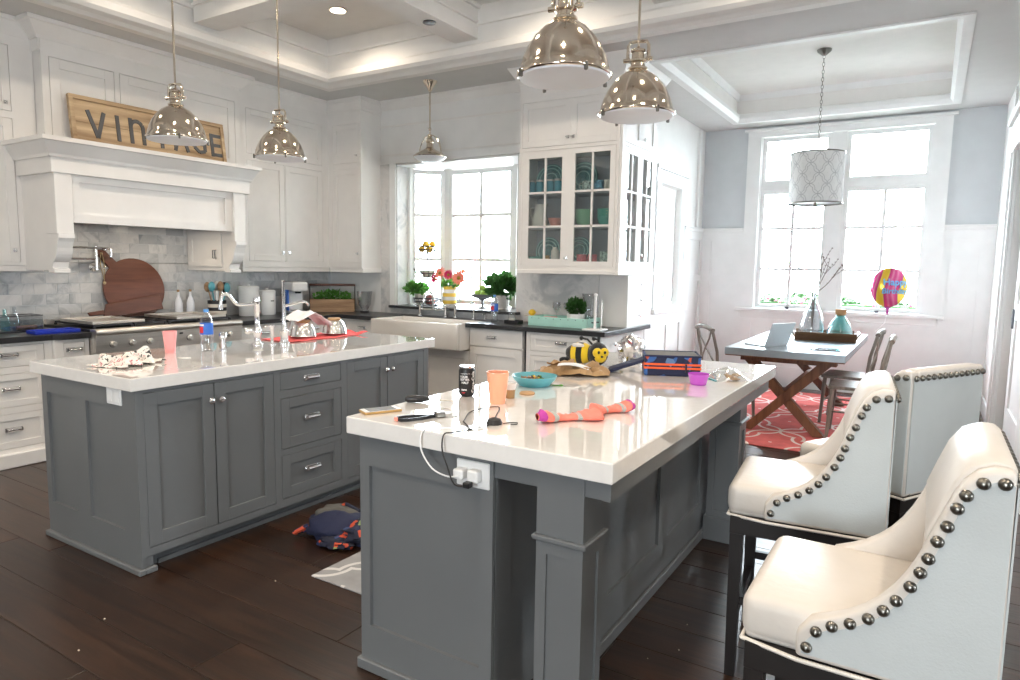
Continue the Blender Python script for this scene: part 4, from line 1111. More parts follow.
mug('rose patterned mug before the bottom plate', 'rose_mug', (-2.66, 5.48, s1), .045, .09)
mug('rose patterned mug nearer the patterned mug stack', 'rose_mug', (-2.555, 5.48, s1), .04, .09)
mug('grey patterned mug under another mug on the bottom china shelf', 'mug_pattern', (-2.44, 5.48, s1), .042, .058)
mug('grey patterned mug stacked on another mug on the bottom china shelf', 'mug_pattern', (-2.44, 5.48, s1+.0585), .042, .058)
# ---- small drawer tower between counter and china cabinet
t = thing('drawer_tower', 'little white tower of three drawers standing on the counter end', 'cabinet', (-2.45, 6.0, CT1))
b = MB(); b.box(-2.585, CX-.03, YS+.01, 6.21, CT1+.001, 1.384); b.build('body', WP, t)
g2 = FX(CX-.03)
holes(g2, t, 'face_frame', YS+.01, 6.21, CT1+.001, 1.384, [(5.80, 6.17, a, a+.13) for a in (.945, 1.09, 1.235)], WP, 0, .016)
for a in (.945, 1.09, 1.235): shaker(g2, t, 5.803, 6.167, a+.003, a+.127, WP, 'drawer', n0=.001, t=.015, flat=True, knob=(5.985, a+.065))
# marble slab backsplash under the china cabinet
b = MB(); b.box(-3.46, XD+.02, YS-.012, YS, CT1, 1.42); struct(b.build('trim_21', 'marble_slab'))
# ---- base cabinets
YB = 5.22
def basebox(name, lab, x0, x1, yf=YB): 
    t = thing(name, lab, 'cabinet', ((x0+x1)/2, yf+.2, 0))
    b = MB(); b.box(x0, x1, yf, YS-.012, .0, CT0); b.build('body', WP, t); return t
t = basebox('base_cabinet', 'white base cabinet between the corner and the farmhouse sink', -5.355, -4.785)
f = FY(YB)
holes(f, t, 'face_frame', -5.355, -4.785, .1, CT0, [(-5.3, -4.83, .70, .85), (-5.3, -4.83, .13, .66)], WP, 0, .02)
shaker(f, t, -5.297, -4.833, .703, .847, WP, 'drawer', n0=.001, t=.019, flat=True, pull=(-5.06, .78))
shaker(f, t, -5.297, -4.833, .133, .657, WP, 'door', n0=.001, t=.019, knob=(-4.87, .6))
t = thing('sink_cabinet', 'white two-door cabinet under the farmhouse sink', 'cabinet', (-4.12, 5.4, 0))
b = MB(); b.box(-4.783, -3.684, YB, YS-.012, 0, .64); b.build('body', WP, t)
holes(f, t, 'face_frame', -4.783, -3.684, .1, .64, [(-4.74, -4.24, .13, .56), (-4.23, -3.73, .13, .56)], WP, 0, .02)
shaker(f, t, -4.737, -4.243, .133, .557, WP, n0=.001, t=.019, knob=(-4.28, .5)); shaker(f, t, -4.227, -3.733, .133, .557, WP, n0=.001, t=.019, knob=(-4.19, .5))
t = thing('farmhouse_sink', 'white apron-front farmhouse sink below the bay window', 'sink', (-4.12, 5.25, .65))
b = MB(); b.box(-4.77, -3.69, 5.02, 5.06, .655, .905); b.build('apron', 'porcelain', t, bevel=.014, seg=3, smooth=40)
b = MB(); b.box(-4.77, -4.74, 5.06, 5.52, .655, .905); b.box(-3.72, -3.69, 5.06, 5.52, .655, .905); b.box(-4.74, -3.72, 5.49, 5.52, .655, .905); b.box(-4.74, -3.72, 5.06, 5.49, .655, .68); b.build('basin', 'porcelain', t)
b = MB(); b.lathe([(.04, .681), (.04, .685), (.001, .684)], 20, (-4.12, 5.28, 0)); b.build('drain', 'chrome', t)
t = thing('dishwasher', 'white panelled dishwasher with one chrome pull beside the sink', 'dishwasher', (-3.39, 5.4, 0))
b = MB(); b.box(-3.682, -3.10, YB+.02, YS-.012, 0, CT0); b.build('body', WP, t)
f2 = FY(YB+.02)
shaker(f2, t, -3.678, -3.10, .70, .86, WP, 'control_front', n0=0, t=.03, flat=True, pull=(-3.43, .785))
shaker(f2, t, -3.678, -3.10, .12, .69, WP, 'door', n0=0, t=.03, st=.075)
b = MB(); b.box(-3.098, -3.052, YB+.035, YB+.05, .1, CT0); b.build('gap_shade_strip', 'shade_gap', t)  # black strip stands in for the shade in the gap beside the drawers
t = basebox('drawer_cabinet', 'white drawer base cabinet under the mint tray at the counter end', -3.05, -2.36)
holes(f, t, 'face_frame', -3.05, -2.34, .1, CT0, [(-3.01, -2.385, .70, .85), (-3.01, -2.385, .42, .66), (-3.01, -2.385, .13, .38)], WP, 0, .02)
for a, c in ((.703, .847), (.423, .657), (.133, .377)): shaker(f, t, -3.007, -2.388, a, c, WP, 'drawer', n0=.001, t=.019, st=.045, pull=(-2.70, (a+c)/2+.01))
b = MB(); b.box(-2.585, -2.36, YS-.012, 6.22, 0, CT0); b.build('end_body', WP, t)
g3 = FX(-2.36)
holes(g3, t, 'face_frame', YB-.02, 6.22, .1, CT0, [(5.28, 5.70, .70, .85), (5.28, 5.70, .13, .66), (5.76, 6.18, .70, .85), (5.76, 6.18, .13, .66)], WP, 0, .02)
for a, c in ((5.283, 5.697), (5.763, 6.177)):
    shaker(g3, t, a, c, .703, .847, WP, 'drawer', n0=.001, t=.019, flat=True, knob=((a+c)/2, .78))
    shaker(g3, t, a, c, .133, .657, WP, 'door', n0=.001, t=.019, knob=(a+.05, .6))
b = MB()
b.prism([(XL+.012, 3.872), (-5.325, 3.872), (-5.325, 5.14), (-4.775, 5.14), (-4.775, 5.525), (-3.685, 5.525), (-3.685, 5.14), (-3.64, 5.17), (-2.28, 5.17), (-2.28, 6.26), (-2.59, 6.26), (-2.59, YS-.013), (XL+.012, YS-.013)], CT0+.001, CT1, 'z')
o = b.build('countertop', 'granite', bevel=.003); tag(o, 'long black stone countertop wrapping the corner around the sink', 'countertop'); setloc(o, (-4.2, 5.5, CT0))
# ---- taps behind the sink
t = thing('bridge_faucet', 'chrome bridge faucet with arched spout behind the farmhouse sink', 'faucet', (-4.42, 5.585, CT1), local=True)
for x in (-.17, .17):
    MB().lathe([(.028, 0), (.028, .008), (.014, .02), (.014, .09), (.02, .1), (.02, .12), (.001, .125)], 16, (x, 0, 0)).build('valve_post', 'chrome', t, smooth=40)
    b = MB(); b.tube([(x, 0, .112), (x + (.07 if x > 0 else -.07), -.02, .128)], .006, 8); b.build('lever', 'chrome', t)
b = MB(); b.tube([(-.17, 0, .075), (.17, 0, .075)], .010, 8); b.build('bridge', 'chrome', t, smooth=40)
b = MB(); b.tube([(0, 0, .075), (0, 0, .19)] + [(0, -.075 + .075*cos(a), .19 + .075*sin(a)) for a in [i*pi/8 for i in range(1, 9)]] + [(0, -.15, .15)], .011, 10); b.build('spout', 'chrome', t, smooth=40)
t = thing('side_sprayer', 'chrome side sprayer standing next to the bridge faucet', 'faucet', (-4.13, 5.59, CT1), local=True)
MB().lathe([(.024, 0), (.024, .008), (.012, .018), (.012, .05), (.017, .06), (.014, .13), (.001, .132)], 16).build('handle', 'chrome', t, smooth=40)
t = thing('filter_tap', 'small chrome hooked water tap near the bottle on the counter', 'faucet', (-3.90, 5.59, CT1), local=True)
b = MB(); b.tube([(0, 0, 0), (0, 0, .14)] + [(0, -.03 + .03*cos(a), .14 + .03*sin(a)) for a in [i*pi/6 for i in range(1, 7)]], .007, 8); b.build('spout', 'chrome', t, smooth=40)
MB().lathe([(.02, 0), (.02, .01), (.008, .015), (.001, .015)], 14).build('base', 'chrome', t)
t = thing('soap_pump', 'short chrome soap pump beside the small water tap', 'soap pump', (-3.76, 5.59, CT1), local=True)
MB().lathe([(.018, 0), (.018, .012), (.008, .018), (.008, .06), (.001, .062)], 14).build('pump', 'chrome', t, smooth=40)
b = MB(); b.tube([(0, 0, .06), (0, -.05, .058)], .006, 6); b.build('nozzle', 'chrome', t)
# ---- three-tier wire basket on the sill
SZ = 1.0005
def wire(rt, rb, z0, z1, n=16):
    b = MB()
    for r, z in ((rt, z1), ((rt+rb)/2, (z0+z1)/2), (rb, z0)):
        b.tube([(r*cos(2*pi*k/20), r*sin(2*pi*k/20), z) for k in range(20)], .0075, 6, closed=True)
    for k in range(n):
        a = 2*pi*k/n; b.tube([(rt*cos(a), rt*sin(a), z1), (rb*cos(a), rb*sin(a), z0), (0, 0, z0)], .0042, 4)
    return b
t = thing('tiered_basket', 'three-tier dark wire basket stand on the window sill', 'basket', (-4.70, 5.84, SZ), local=True)
b = MB(); b.tube([(0, 0, .005), (0, 0, .70)], .005, 6); b.build('pole', 'dark_metal', t)
wire(.15, .13, .015, .085).build('tier', 'dark_metal', t)
wire(.145, .10, .31, .40).build('tier', 'dark_metal', t)
wire(.115, .075, .57, .645).build('tier', 'dark_metal', t)
b = MB(); b.tube([(.12*cos(2*pi*k/16), .12*sin(2*pi*k/16), .003) for k in range(16)], .003, 5, closed=True); b.build('foot_ring', 'dark_metal', t)
random.seed(9)
for i, (x, y, z) in enumerate(((-.048, -.03, .617), (.046, -.032, .617), (0, .05, .617), (-.002, -.025, .672), (.045, .035, .670), (-.045, .035, .670))):
    b = MB(); b.ball((0, 0, 0), .039, .035, .035, 14, 8); b.ball((.038, 0, 0), .009, n=8, m=5)
    o = b.build('lemon', 'lemon', smooth=60); o.location = (-4.70+x, 5.84+y, SZ+z); o.rotation_euler = (i, i*1.3, i*.7)
    tag(o, 'yellow lemon piled in the top tier of the wire basket', 'lemon', 'lemons in the wire basket')
bowl('bowl', 'pale wooden bowl sitting in the middle tier of the wire basket', 'cream', (-4.70, 5.84, SZ+.318), .095, .07)
t = thing('herb_pot', 'leafy green herb in a grey metal pot in the wire basket', 'potted plant', (-4.775, 5.81, SZ+.0205), local=True)
MB().lathe([(.05, 0), (.065, .11), (.062, .11), (.05, .09), (.001, .09)], 20).build('pot', 'steel', t, smooth=40)
stuff(leafball(210, -.03, -.03, .17, .16, .11, .065, .06, 21, .0).build('foliage', 'green_leaf', t, weld=False))
t = thing('candy_jar', 'round glass jar full of red candies beside the herb pot', 'jar', (-4.62, 5.80, SZ+.0205), local=True)
MB().lathe([(.045, 0), (.056, .02), (.058, .08), (.045, .115), (.045, .125), (.042, .125), (.042, .112), (.054, .08), (.052, .02), (.001, .005)], 20).build('glass', 'wine_glass', t, smooth=40)
MB().lathe([(.045, .006), (.051, .02), (.052, .08), (.040, .10), (.001, .105)], 18).build('candies', 'red_beads', t, smooth=40)
# ---- striped pitcher with gerberas
t = thing('flower_pitcher', 'yellow and white striped pitcher holding pink gerbera daisies', 'pitcher', (-4.36, 5.80, SZ), local=True)
zz = [0, .038, .076, .114, .152, .190, .225]
rr = lambda z: .066 + .013*sin(z/.225*pi)
for i in range(6):
    a, c = zz[i], zz[i+1]
    MB().lathe([(rr(a), a), (rr((a+c)/2), (a+c)/2), (rr(c), c), (rr(c)-.006, c), (rr(a)-.006, a)], 24, caps=False).build('stripe_band', 'stripe_yellow' if i % 2 else 'white_plastic', t, smooth=40)
MB().lathe([(.064, 0), (.064, .005), (.001, .005)], 20).build('bottom', 'white_plastic', t)
MB().tube([(.07, 0, .20), (.125, 0, .195), (.14, 0, .12), (.11, 0, .05), (.068, 0, .035)], .009, 8).build('handle', 'white_plastic', t, smooth=40)
def gerbera(p, nrm, r, mt):
    nrm = Vector(nrm).normalized(); q = nrm.to_track_quat('Z', 'Y').to_matrix().to_4x4(); q.translation = Vector(p)
    b = MB()
    for L in range(2):
        for k in range(14):
            a = 2*pi*k/14 + L*.22; R_ = r*(1-.22*L)
            d = Vector((cos(a), sin(a), 0)); s = Vector((-sin(a), cos(a), 0))
            pts = [d*r*.18 + s*r*.04, d*R_*.7 + s*r*.12 + Vector((0, 0, .008+.01*L)), d*R_ + Vector((0, 0, .012*L)), d*R_*.7 - s*r*.12 + Vector((0, 0, .008+.01*L)), d*r*.18 - s*r*.04]
            b.add([q @ (x + Vector((0, 0, .004*L))) for x in pts], [(0, 1, 2, 3, 4)])
    f = b.build('gerbera_bloom', mt, t)
    b = MB(); b.ball((0, 0, .006), r*.24, r*.24, .012, 12, 6); b.v = [tuple(q @ Vector(x)) for x in b.v]; b.build('flower_eye', 'flower_eye', f)
    b = MB(); b.tube([Vector(p), Vector(p)*.55 + Vector((0, 0, .09)), (0, 0, .05)], .004, 5); b.build('stalk', 'stem_green', f)
for p, nn, r, mt in (((-.16, -.05, .30), (-.3, -1, .1), .066, 'gerbera_magenta'), ((-.085, -.06, .36), (-.1, -1, .4), .08, 'gerbera_coral'), ((.02, -.05, .345), (.2, -1, .2), .062, 'gerbera_magenta'), ((.16, -.06, .315), (.4, -1, .1), .085, 'gerbera_coral'), ((.165, .0, .375), (.2, -.3, 1), .05, 'gerbera_coral')):
    gerbera(p, nn, r, mt)
b = MB(); b.tube([(0, 0, .1), (.13, 0, .26), (.29, -.02, .32)], .004, 5); b.ball((.295, -.02, .32), .018, .012, .012, 8, 6); b.build('bud_stalk', 'stem_green', t)
stuff(leafball(90, 0, -.01, .255, .12, .07, .05, .05, 31, .0).build('foliage', 'green_leaf', t, weld=False))
# ---- compote with green apples, leafy plant in a tin pot
t = thing('compote_bowl', 'footed grey bowl of green apples on the window sill', 'bowl', (-3.99, 5.88, SZ), local=True)
MB().lathe([(.055, 0), (.05, .008), (.014, .02), (.014, .085), (.05, .10), (.115, .125), (.128, .150), (.124, .150), (.11, .132), (.04, .11), (.001, .11)], 26).build('stand', 'slate', t, smooth=40)
for i, (x, y, z) in enumerate(((-.045, -.03, .165), (.04, -.035, .165), (0, .045, .165), (0, -.005, .213))):
    t = thing('green_apple', 'green apple in the footed bowl on the window sill', 'apple', (-3.99+x, 5.88+y, SZ+z), i, 'green apples in the footed bowl', local=True)
    MB().lathe([(.001, -.028), (.016, -.034), (.033, -.015), (.036, .008), (.026, .028), (.010, .03), (.001, .024)], 16).build('fruit', 'apple_green', t, smooth=60)
    MB().tube([(0, 0, .025), (.003, 0, .042)], .002, 5).build('stem', 'bark', t)
t = thing('tin_pot_plant', 'bushy dark green plant in a ridged tin pot on the sill', 'potted plant', (-3.72, 5.83, SZ), local=True)
MB().lathe([(.065, 0), (.075, .01), (.072, .02), (.082, .14), (.086, .15), (.08, .15), (.07, .13), (.001, .13)], 16).build('pot', 'steel', t, smooth=20)
stuff(leafball(300, 0, 0, .25, .19, .15, .12, .085, 41, .1).build('foliage', 'dark_leaf', t, weld=False))
MB().tube([(0, 0, .12), (.01, 0, .25)], .01, 6).build('stem', 'stem_green', t)
def water_bottle(lab, loc, h=.22, r=.032, cap='cap_blue'):
    t = thing('water_bottle', lab, 'bottle', loc, local=True)
    MB().lathe([(r*.85, 0), (r, .012), (r*.96, h*.3), (r, h*.35), (r, h*.68), (r*.8, h*.8), (.013, h*.9), (.013, h*.94), (.001, h*.94)], 20).build('bottle', 'bottle_clear', t, smooth=40)
    l = MB().lathe([(r+.0008, h*.40), (r+.0008, h*.68)], 24, caps=False).build('paper_label', 'label_blue', t, smooth=40)
    b = MB(); n = 8
    b.grid(lambda u, v: ((r+.0016)*cos(-2.4 + u*1.3), (r+.0016)*sin(-2.4 + u*1.3), h*(.44 + .15*v)), 8, 2); b.build('label_patch', 'label_red', l)
    b = MB(); b.grid(lambda u, v: ((r+.0016)*cos(-2.5 + u*1.5), (r+.0016)*sin(-2.5 + u*1.5), h*(.61 + .04*v)), 8, 2); b.build('label_patch', 'text_white', l)
    MB().lathe([(.0145, h*.93), (.0145, h), (.001, h)], 16).build('cap', cap, t, smooth=40)
water_bottle('clear water bottle with blue cap on the black counter by the sink', (-3.56, 5.45, CT1), .26, .036)
# ---- counter end: black dish, mint tray group, paper towel holder
t = thing('scrubber_dish', 'small black dish holding a glass jar on the counter', 'dish', (-3.31, 5.40, CT1), local=True)
b = MB(); b.box(-.075, .075, -.05, .05, 0, .008); b.box(-.075, .075, -.05, -.044, .008, .035); b.box(-.075, .075, .044, .05, .008, .035); b.box(-.075, -.069, -.044, .044, .008, .035); b.box(.069, .075, -.044, .044, .008, .035); b.build('dish', 'black_plastic', t, bevel=.002)
MB().lathe([(.034, .009), (.036, .02), (.036, .08), (.03, .09), (.03, .10), (.001, .10)], 18, (-.02, 0, 0)).build('jar', 'wine_glass', t, smooth=40)
MB().lathe([(.030, .01), (.031, .05), (.001, .052)], 14, (-.02, 0, 0)).build('sponge', 'cream', t)
t = thing('cake_plate', 'cream footed plate holding one lemon by the backsplash', 'plate', (-3.222, 5.60, CT1), local=True)
MB().lathe([(.04, 0), (.035, .006), (.012, .015), (.012, .055), (.08, .07), (.082, .076), (.001, .07)], 24).build('plate', 'cream', t, smooth=40)
b = MB(); b.ball((0, 0, 0), .036, .032, .030, 14, 8); b.ball((.035, 0, 0), .008, n=8, m=5); o = b.build('lemon', 'lemon', smooth=60); o.location = (-3.222, 5.59, CT1+.102); tag(o, 'single yellow lemon on the cream footed plate', 'lemon')
t = thing('mint_tray', 'mint green wooden serving tray with dark pulls on the counter', 'tray', (-2.83, 5.50, CT1))
x0, x1, y0, y1 = -3.13, -2.53, 5.36, 5.64
b = MB(); b.box(x0, x1, y0, y1, CT1+.001, CT1+.012); b.build('base', 'mint', t)
for (a, c, d, e) in ((x0, x1, y0, y0+.014), (x0, x1, y1-.014, y1), (x0, x0+.014, y0+.014, y1-.014), (x1-.014, x1, y0+.014, y1-.014)):
    b = MB(); b.box(a, c, d, e, CT1+.012, CT1+.085); b.build('side_board', 'mint', t, bevel=.003)
b = MB()
for i in range(8): b.lathe([(.004, .0), (.003, .003), (.001, .003)], 8, M=Matrix.Translation((x0+.04+i*.074, y0, CT1+.07)) @ Matrix.Rotation(radians(90), 4, 'X'))
b.build('nail_row', 'iron', t)
b = MB(); b.tube([(x1, 5.45, CT1+.05), (x1+.022, 5.45, CT1+.05), (x1+.022, 5.55, CT1+.05), (x1, 5.55, CT1+.05)], .005, 6); b.build('handle', 'iron', t)
for (x, y, lab) in ((-2.94, 5.56, 'clear stemmed wine glass in the mint tray, nearer the lemon plate'), (-2.82, 5.55, 'clear stemmed wine glass in the mint tray, nearer the boxwood pot')):
    t = thing('wine_glass', lab, 'glass', (x, y, CT1+.0125), 0, 'wine glasses in the mint tray', local=True)
    MB().lathe([(.035, 0), (.035, .003), (.006, .008), (.004, .10), (.02, .115), (.04, .15), (.038, .20), (.036, .20), (.037, .15), (.001, .115)], 20).build('glass', 'wine_glass', t, smooth=40)
o = MB().box(-.06, .06, -.04, .04, 0, .07).build('napkin_stack', 'rose_mug', bevel=.006); o.location = (-2.95, 5.45, CT1+.0125); tag(o, 'stack of dark red napkins inside the mint tray', 'napkins')
t = thing('boxwood_pot', 'round boxwood plant in a white pot inside the mint tray', 'potted plant', (-2.69, 5.455, CT1+.0125), local=True)
MB().lathe([(.065, 0), (.078, .02), (.08, .10), (.082, .11), (.076, .11), (.07, .09), (.001, .09)], 24).build('pot', 'white_plastic', t, smooth=40)
stuff(leafball(520, 0, 0, .175, .095, .075, .08, .032, 51, .0).build('foliage', 'dark_leaf', t, weld=False))
t = thing('glass_pitcher', 'clear glass water pitcher standing behind the boxwood pot', 'pitcher', (-2.612, 5.56, CT1+.0125), local=True)
MB().lathe([(.042, 0), (.048, .02), (.042, .12), (.048, .2), (.068, .29), (.065, .29), (.045, .2), (.039, .12), (.043, .02), (.001, .012)], 18).build('glass', 'wine_glass', t, smooth=40)
MB().tube([(.058, .0, .27), (.095, .0, .22), (.085, .0, .12), (.043, 0, .08)], .007, 8).build('handle', 'wine_glass', t, smooth=40)
t = thing('paper_towel_holder', 'white upright paper towel holder with a square base, empty', 'towel holder', (-2.43, 5.30, CT1), local=True)
MB().box(-.085, .085, -.085, .085, 0, .014).build('base', 'white_plastic', t, bevel=.004)
MB().lathe([(.012, .014), (.012, .29), (.017, .295), (.017, .31), (.008, .318), (.001, .318)], 14).build('post', 'white_plastic', t, smooth=40)
MB().tube([(.045, .03, .014), (.045, .03, .26)], .005, 6).build('tear_bar', 'steel', t)
# ------------------------------------------------------------------ islands
IG = 'island_gray'; TZ = .925; SB = .865
# ---- rear island (prep sink)
t = thing('kitchen_island', 'grey island with doors and drawers and a white quartz top with prep faucet', 'island', (-3.45, 2.7, 0))
X0, X1, Y0, Y1 = -3.86, -3.02, 1.665, 3.74
b = MB(); b.box(X0, X1-.06, Y0, Y1, 0, .088); b.box(X0, X1, Y0, Y1, .088, SB); b.build('body', IG, t)
f = FX(X1)
doors = [(1.690, 2.044), (2.050, 2.404), (2.952, 3.312), (3.318, 3.690)]
drs = [(.128, .380), (.412, .702), (.745, .848)]
hs = [(1.688, 2.406, .118, .850), (2.950, 3.692, .118, .850)] + [(2.450, 2.902, a, c) for a, c in drs]
holes(f, t, 'face_frame', Y0, Y1, .082, SB, hs, IG, 0, .020)
for i, (a, c) in enumerate(doors):
    k = (c-.025) if i % 2 == 0 else (a+.025)
    shaker(f, t, a, c, .121, .847, IG, n0=.001, t=.019, st=.062, knob=(k, .763))
for i, (a, c) in enumerate(drs):
    shaker(f, t, 2.453, 2.899, a+.003, c-.003, IG, 'drawer', n0=.001, t=.019, st=.058 if i < 2 else .03, flat=(i == 2), pull=(2.672, (a+c)/2 + (.0 if i == 2 else .01)))
g = FY(Y0)
holes(g, t, 'end_frame', X0-.005, X1+.020, .03, SB, [(-3.815, -3.555, .19, .772), (-3.435, -3.135, .19, .772)], IG, 0, .014)
b = MB(); b.box(X0-.02, X1+.028, Y0-.032, Y0, 0, .028); b.box(X1-.055, X1+.028, Y0, Y0+.055, 0, .028); b.box(X1-.06, X1+.012, Y0-.012, Y0+.045, .028, .082); b.build('base_moulding', IG, t, bevel=.004)
b = MB(); b.box(X1-.06, X1-.045, Y0+.1, Y1, 0, .022); b.build('toe_strip', IG, t)
b = MB(); b.box(-3.225, -3.105, Y0-.022, Y0-.013, .785, .862)
o = b.build('outlet_plate', 'white_plastic', t, bevel=.003)
b = MB()
for x in (-3.195, -3.135): b.box(x-.016, x+.016, Y0-.024, Y0-.0215, .80, .85)
b.build('sockets', 'trim_white', o)
b = MB(); b.box(-3.925, -2.985, 1.625, 3.80, SB+.0005, TZ); b.build('worktop', 'quartz', t, bevel=.004, seg=2)
# ---- front island (seating)
t = thing('kitchen_island', 'grey seating island with corner posts under a wide white quartz top', 'island', (-1.2, 2.7, 0))
b = MB(); b.box(-1.62, -1.10, 1.80, 2.10, 0, SB); b.box(-1.62, -.985, 2.10, 3.70, 0, SB); b.build('body', IG, t)
b = MB(); b.box(-1.655, -1.112, 1.70, 1.80, 0, SB); b.box(-1.112, -1.098, 1.705, 1.80, 0, SB); b.build('end_panel', IG, t)
g = FY(1.70)
holes(g, t, 'end_frame', -1.655, -1.098, .04, SB, [(-1.612, -1.145, .168, .752)], IG, 0, .014)
b = MB(); b.box(-1.667, -1.086, 1.672, 1.70, 0, .04); b.box(-1.667, -1.655, 1.70, 1.80, 0, .04); b.build('base_moulding', IG, t, bevel=.004)
f = FX(-.985)
holes(f, t, 'side_frame', 2.10, 3.70, .0, SB, [(2.30, 2.87, .2, .80), (3.0, 3.51, .2, .80)], IG, 0, .014)
b = MB(); f.box(b, 2.10, 3.70, .014, .032, 0, .05); b.build('base_moulding', IG, t, bevel=.004)
b = MB(); b.box(-.735, -.712, 1.69, 3.82, .802, SB); b.box(-1.098, -.735, 1.695, 1.715, .802, SB); b.box(-.985, -.735, 3.80, 3.82, .802, SB); b.build('apron', IG, t)
def post(x0, x1, y0, y1):
    b = MB(); b.box(x0+.008, x1-.008, y0+.008, y1-.008, .0, SB); p = b.build('post', IG, t)
    b = MB(); b.box(x0, x1, y0, y1, .662, SB-.002); b.build('cap_block', IG, p)
    b = MB(); b.box(x0-.012, x1+.012, y0-.012, y1+.012, .645, .662); b.build('band', IG, p, bevel=.004)
    b = MB(); b.box(x0-.012, x1+.012, y0-.012, y1+.012, .0, .13); b.build('plinth', IG, p, bevel=.004)
    for fr, u0, u1 in ((FY(y0+.008), x0, x1), (FX(x1-.008), y0+.008, y1)):
        holes(fr, p, 'shaft_frame', u0, u1, .13, .645, [(u0+.034, u1-.034, .165, .605)], IG, 0, .008)
    for fr, u0, u1 in ((FY(y1), x0, x1),):
        q = MB(); q.box(x0+.008, x1-.008, y1-.008, y1, .13, .645); q.box(x0, x0+.008, y0+.008, y1, .13, .645); q.build('shaft_back', IG, p)
post(-.945, -.792, 1.69, 1.835)
post(-.945, -.792, 3.555, 3.70)
b = MB(); b.box(-1.685, -.692, 1.650, 3.89, SB+.0005, TZ); b.build('worktop', 'quartz', t, bevel=.004, seg=2)
o = MB().box(-1.232, -1.108, 1.678, 1.6865, .762, .846).build('outlet_plate', 'white_plastic', t, bevel=.003)
# chargers plugged into it
OY = 1.678
o = MB().box(-1.222, -1.185, OY-.035, OY-.0005, .790, .822).build('wall_charger', 'white_plastic', bevel=.006, seg=2); tag(o, 'white cube charger plugged into the island outlet, with white cable', 'charger'); setloc(o, (-1.2, OY, .80))
o = MB().box(-1.172, -1.132, OY-.030, OY-.0005, .786, .825).build('wall_charger', 'white_plastic', bevel=.006, seg=2); tag(o, 'white plug adapter in the island outlet holding a black plug', 'charger'); setloc(o, (-1.15, OY, .80))
b = MB(); b.tube([(-1.20, OY-.036, .80), (-1.235, OY-.05, .800), (-1.29, OY-.05, .815), (-1.335, OY-.045, .86), (-1.345, OY-.04, .905), (-1.335, OY-.022, .929), (-1.30, OY+.02, .9285), (-1.23, OY+.06, .9285), (-1.19, OY+.09, .9285)], .0027, 6, sm=5)
o = b.build('charging_cable', 'white_plastic', smooth=60); tag(o, 'white charging cable looping over the island edge to the outlet', 'cable'); setloc(o, (-1.3, OY, .90))
t = thing('power_cord', 'black power cord running from the outlet over the island edge', 'cable', (-1.25, OY, .9))
b = MB(); b.tube([(-1.163, OY-.045, .778), (-1.20, OY-.055, .782), (-1.225, OY-.055, .83), (-1.25, OY-.05, .88), (-1.255, OY-.035, .925), (-1.24, OY-.01, .9285), (-1.22, OY+.05, .9285), (-1.265, OY+.10, .9285), (-1.30, OY+.13, .9285)], .0024, 6, sm=5); b.tube([(-1.22, OY+.05, .9285), (-1.20, OY+.10, .9285), (-1.205, OY+.155, .9285)], .0024, 6); b.build('cord', 'rubber', t, smooth=60)
b = MB(); b.tube([(-1.30, OY+.13, .9285), (-1.37, OY+.28, .929), (-1.335, OY+.40, .929), (-1.26, OY+.27, .929), (-1.215, OY+.19, .93)], .0020, 6, sm=5); b.build('cord', 'rubber', t, smooth=60)
b = MB(); b.box(-1.170, -1.145, OY-.055, OY-.031, .775, .793); b.build('plug', 'black_plastic', t, bevel=.003)
b = MB(); b.lathe([(.026, 0), (.028, .004), (.022, .016), (.008, .022), (.001, .022)], 12, (-1.205, OY+.175, TZ)); b.build('adapter', 'rubber', t, smooth=30)
b = MB(); b.tube([(-1.18, OY+.19, .9275), (-1.165, OY+.215, .9275), (-1.145, OY+.225, .9275), (-1.135, OY+.205, .9275), (-1.15, OY+.19, .9275)], .0018, 5); b.build('wire_loop', 'rubber', t)
# ---- things on the front island
t = thing('phone', 'smartphone in a gold case lying at the corner of the island top', 'phone', (-1.640, 1.775, TZ), radians(64), local=True)
MB().box(-.070, .070, -.034, .034, 0, .009).build('case', 'gold', t, bevel=.004, seg=2)
MB().box(-.067, .067, -.031, .031, .009, .0100).build('bezel', 'white_plastic', t)
MB().box(-.050, .050, -.029, .029, .0100, .0105).build('screen', 'screen_gray', t)
t = thing('screwdriver', 'black-handled screwdriver lying near the soda can', 'screwdriver', (-1.60, 2.0, TZ), radians(38), local=True)
b = MB(); b.lathe([(.008, -.09), (.014, -.08), (.0145, -.03), (.009, -.005), (.0125, .0), (.001, .001)], 12, M=Matrix.Translation((0, 0, .015)) @ Matrix.Rotation(radians(90), 4, 'Y')); b.build('handle', 'black_plastic', t, smooth=40)
MB().tube([(0, 0, .012), (.10, 0, .006)], .003, 8).build('shaft', 'steel', t)
t = thing('key_wristlet', 'black strap key fob with a ring of keys on the island', 'keys', (-1.45, 1.77, TZ), radians(60), local=True)
b = MB()
for s in (-1, 1):
    pts = [(-.085, s*.002), (-.078, s*.017), (-.05, s*.024), (-.005, s*.019), (.03, s*.008), (.05, s*.002)]
    for p, q in zip(pts, pts[1:]):
        d = Vector((q[0]-p[0], q[1]-p[1], 0)); L_ = d.length; a = math.atan2(d.y, d.x)
        b.obox(Matrix.Translation(((p[0]+q[0])/2, (p[1]+q[1])/2, .0065)) @ Matrix.Rotation(a, 4, 'Z'), L_+.002, .0045, .011)
b.build('strap', 'black_plastic', t)
MB().box(-.094, -.084, -.008, .008, .001, .014).build('leather_tip', 'gerbera_coral', t, bevel=.002)
MB().box(.05, .085, -.016, .016, .0, .02).build('clasp', 'pewter', t, bevel=.004)
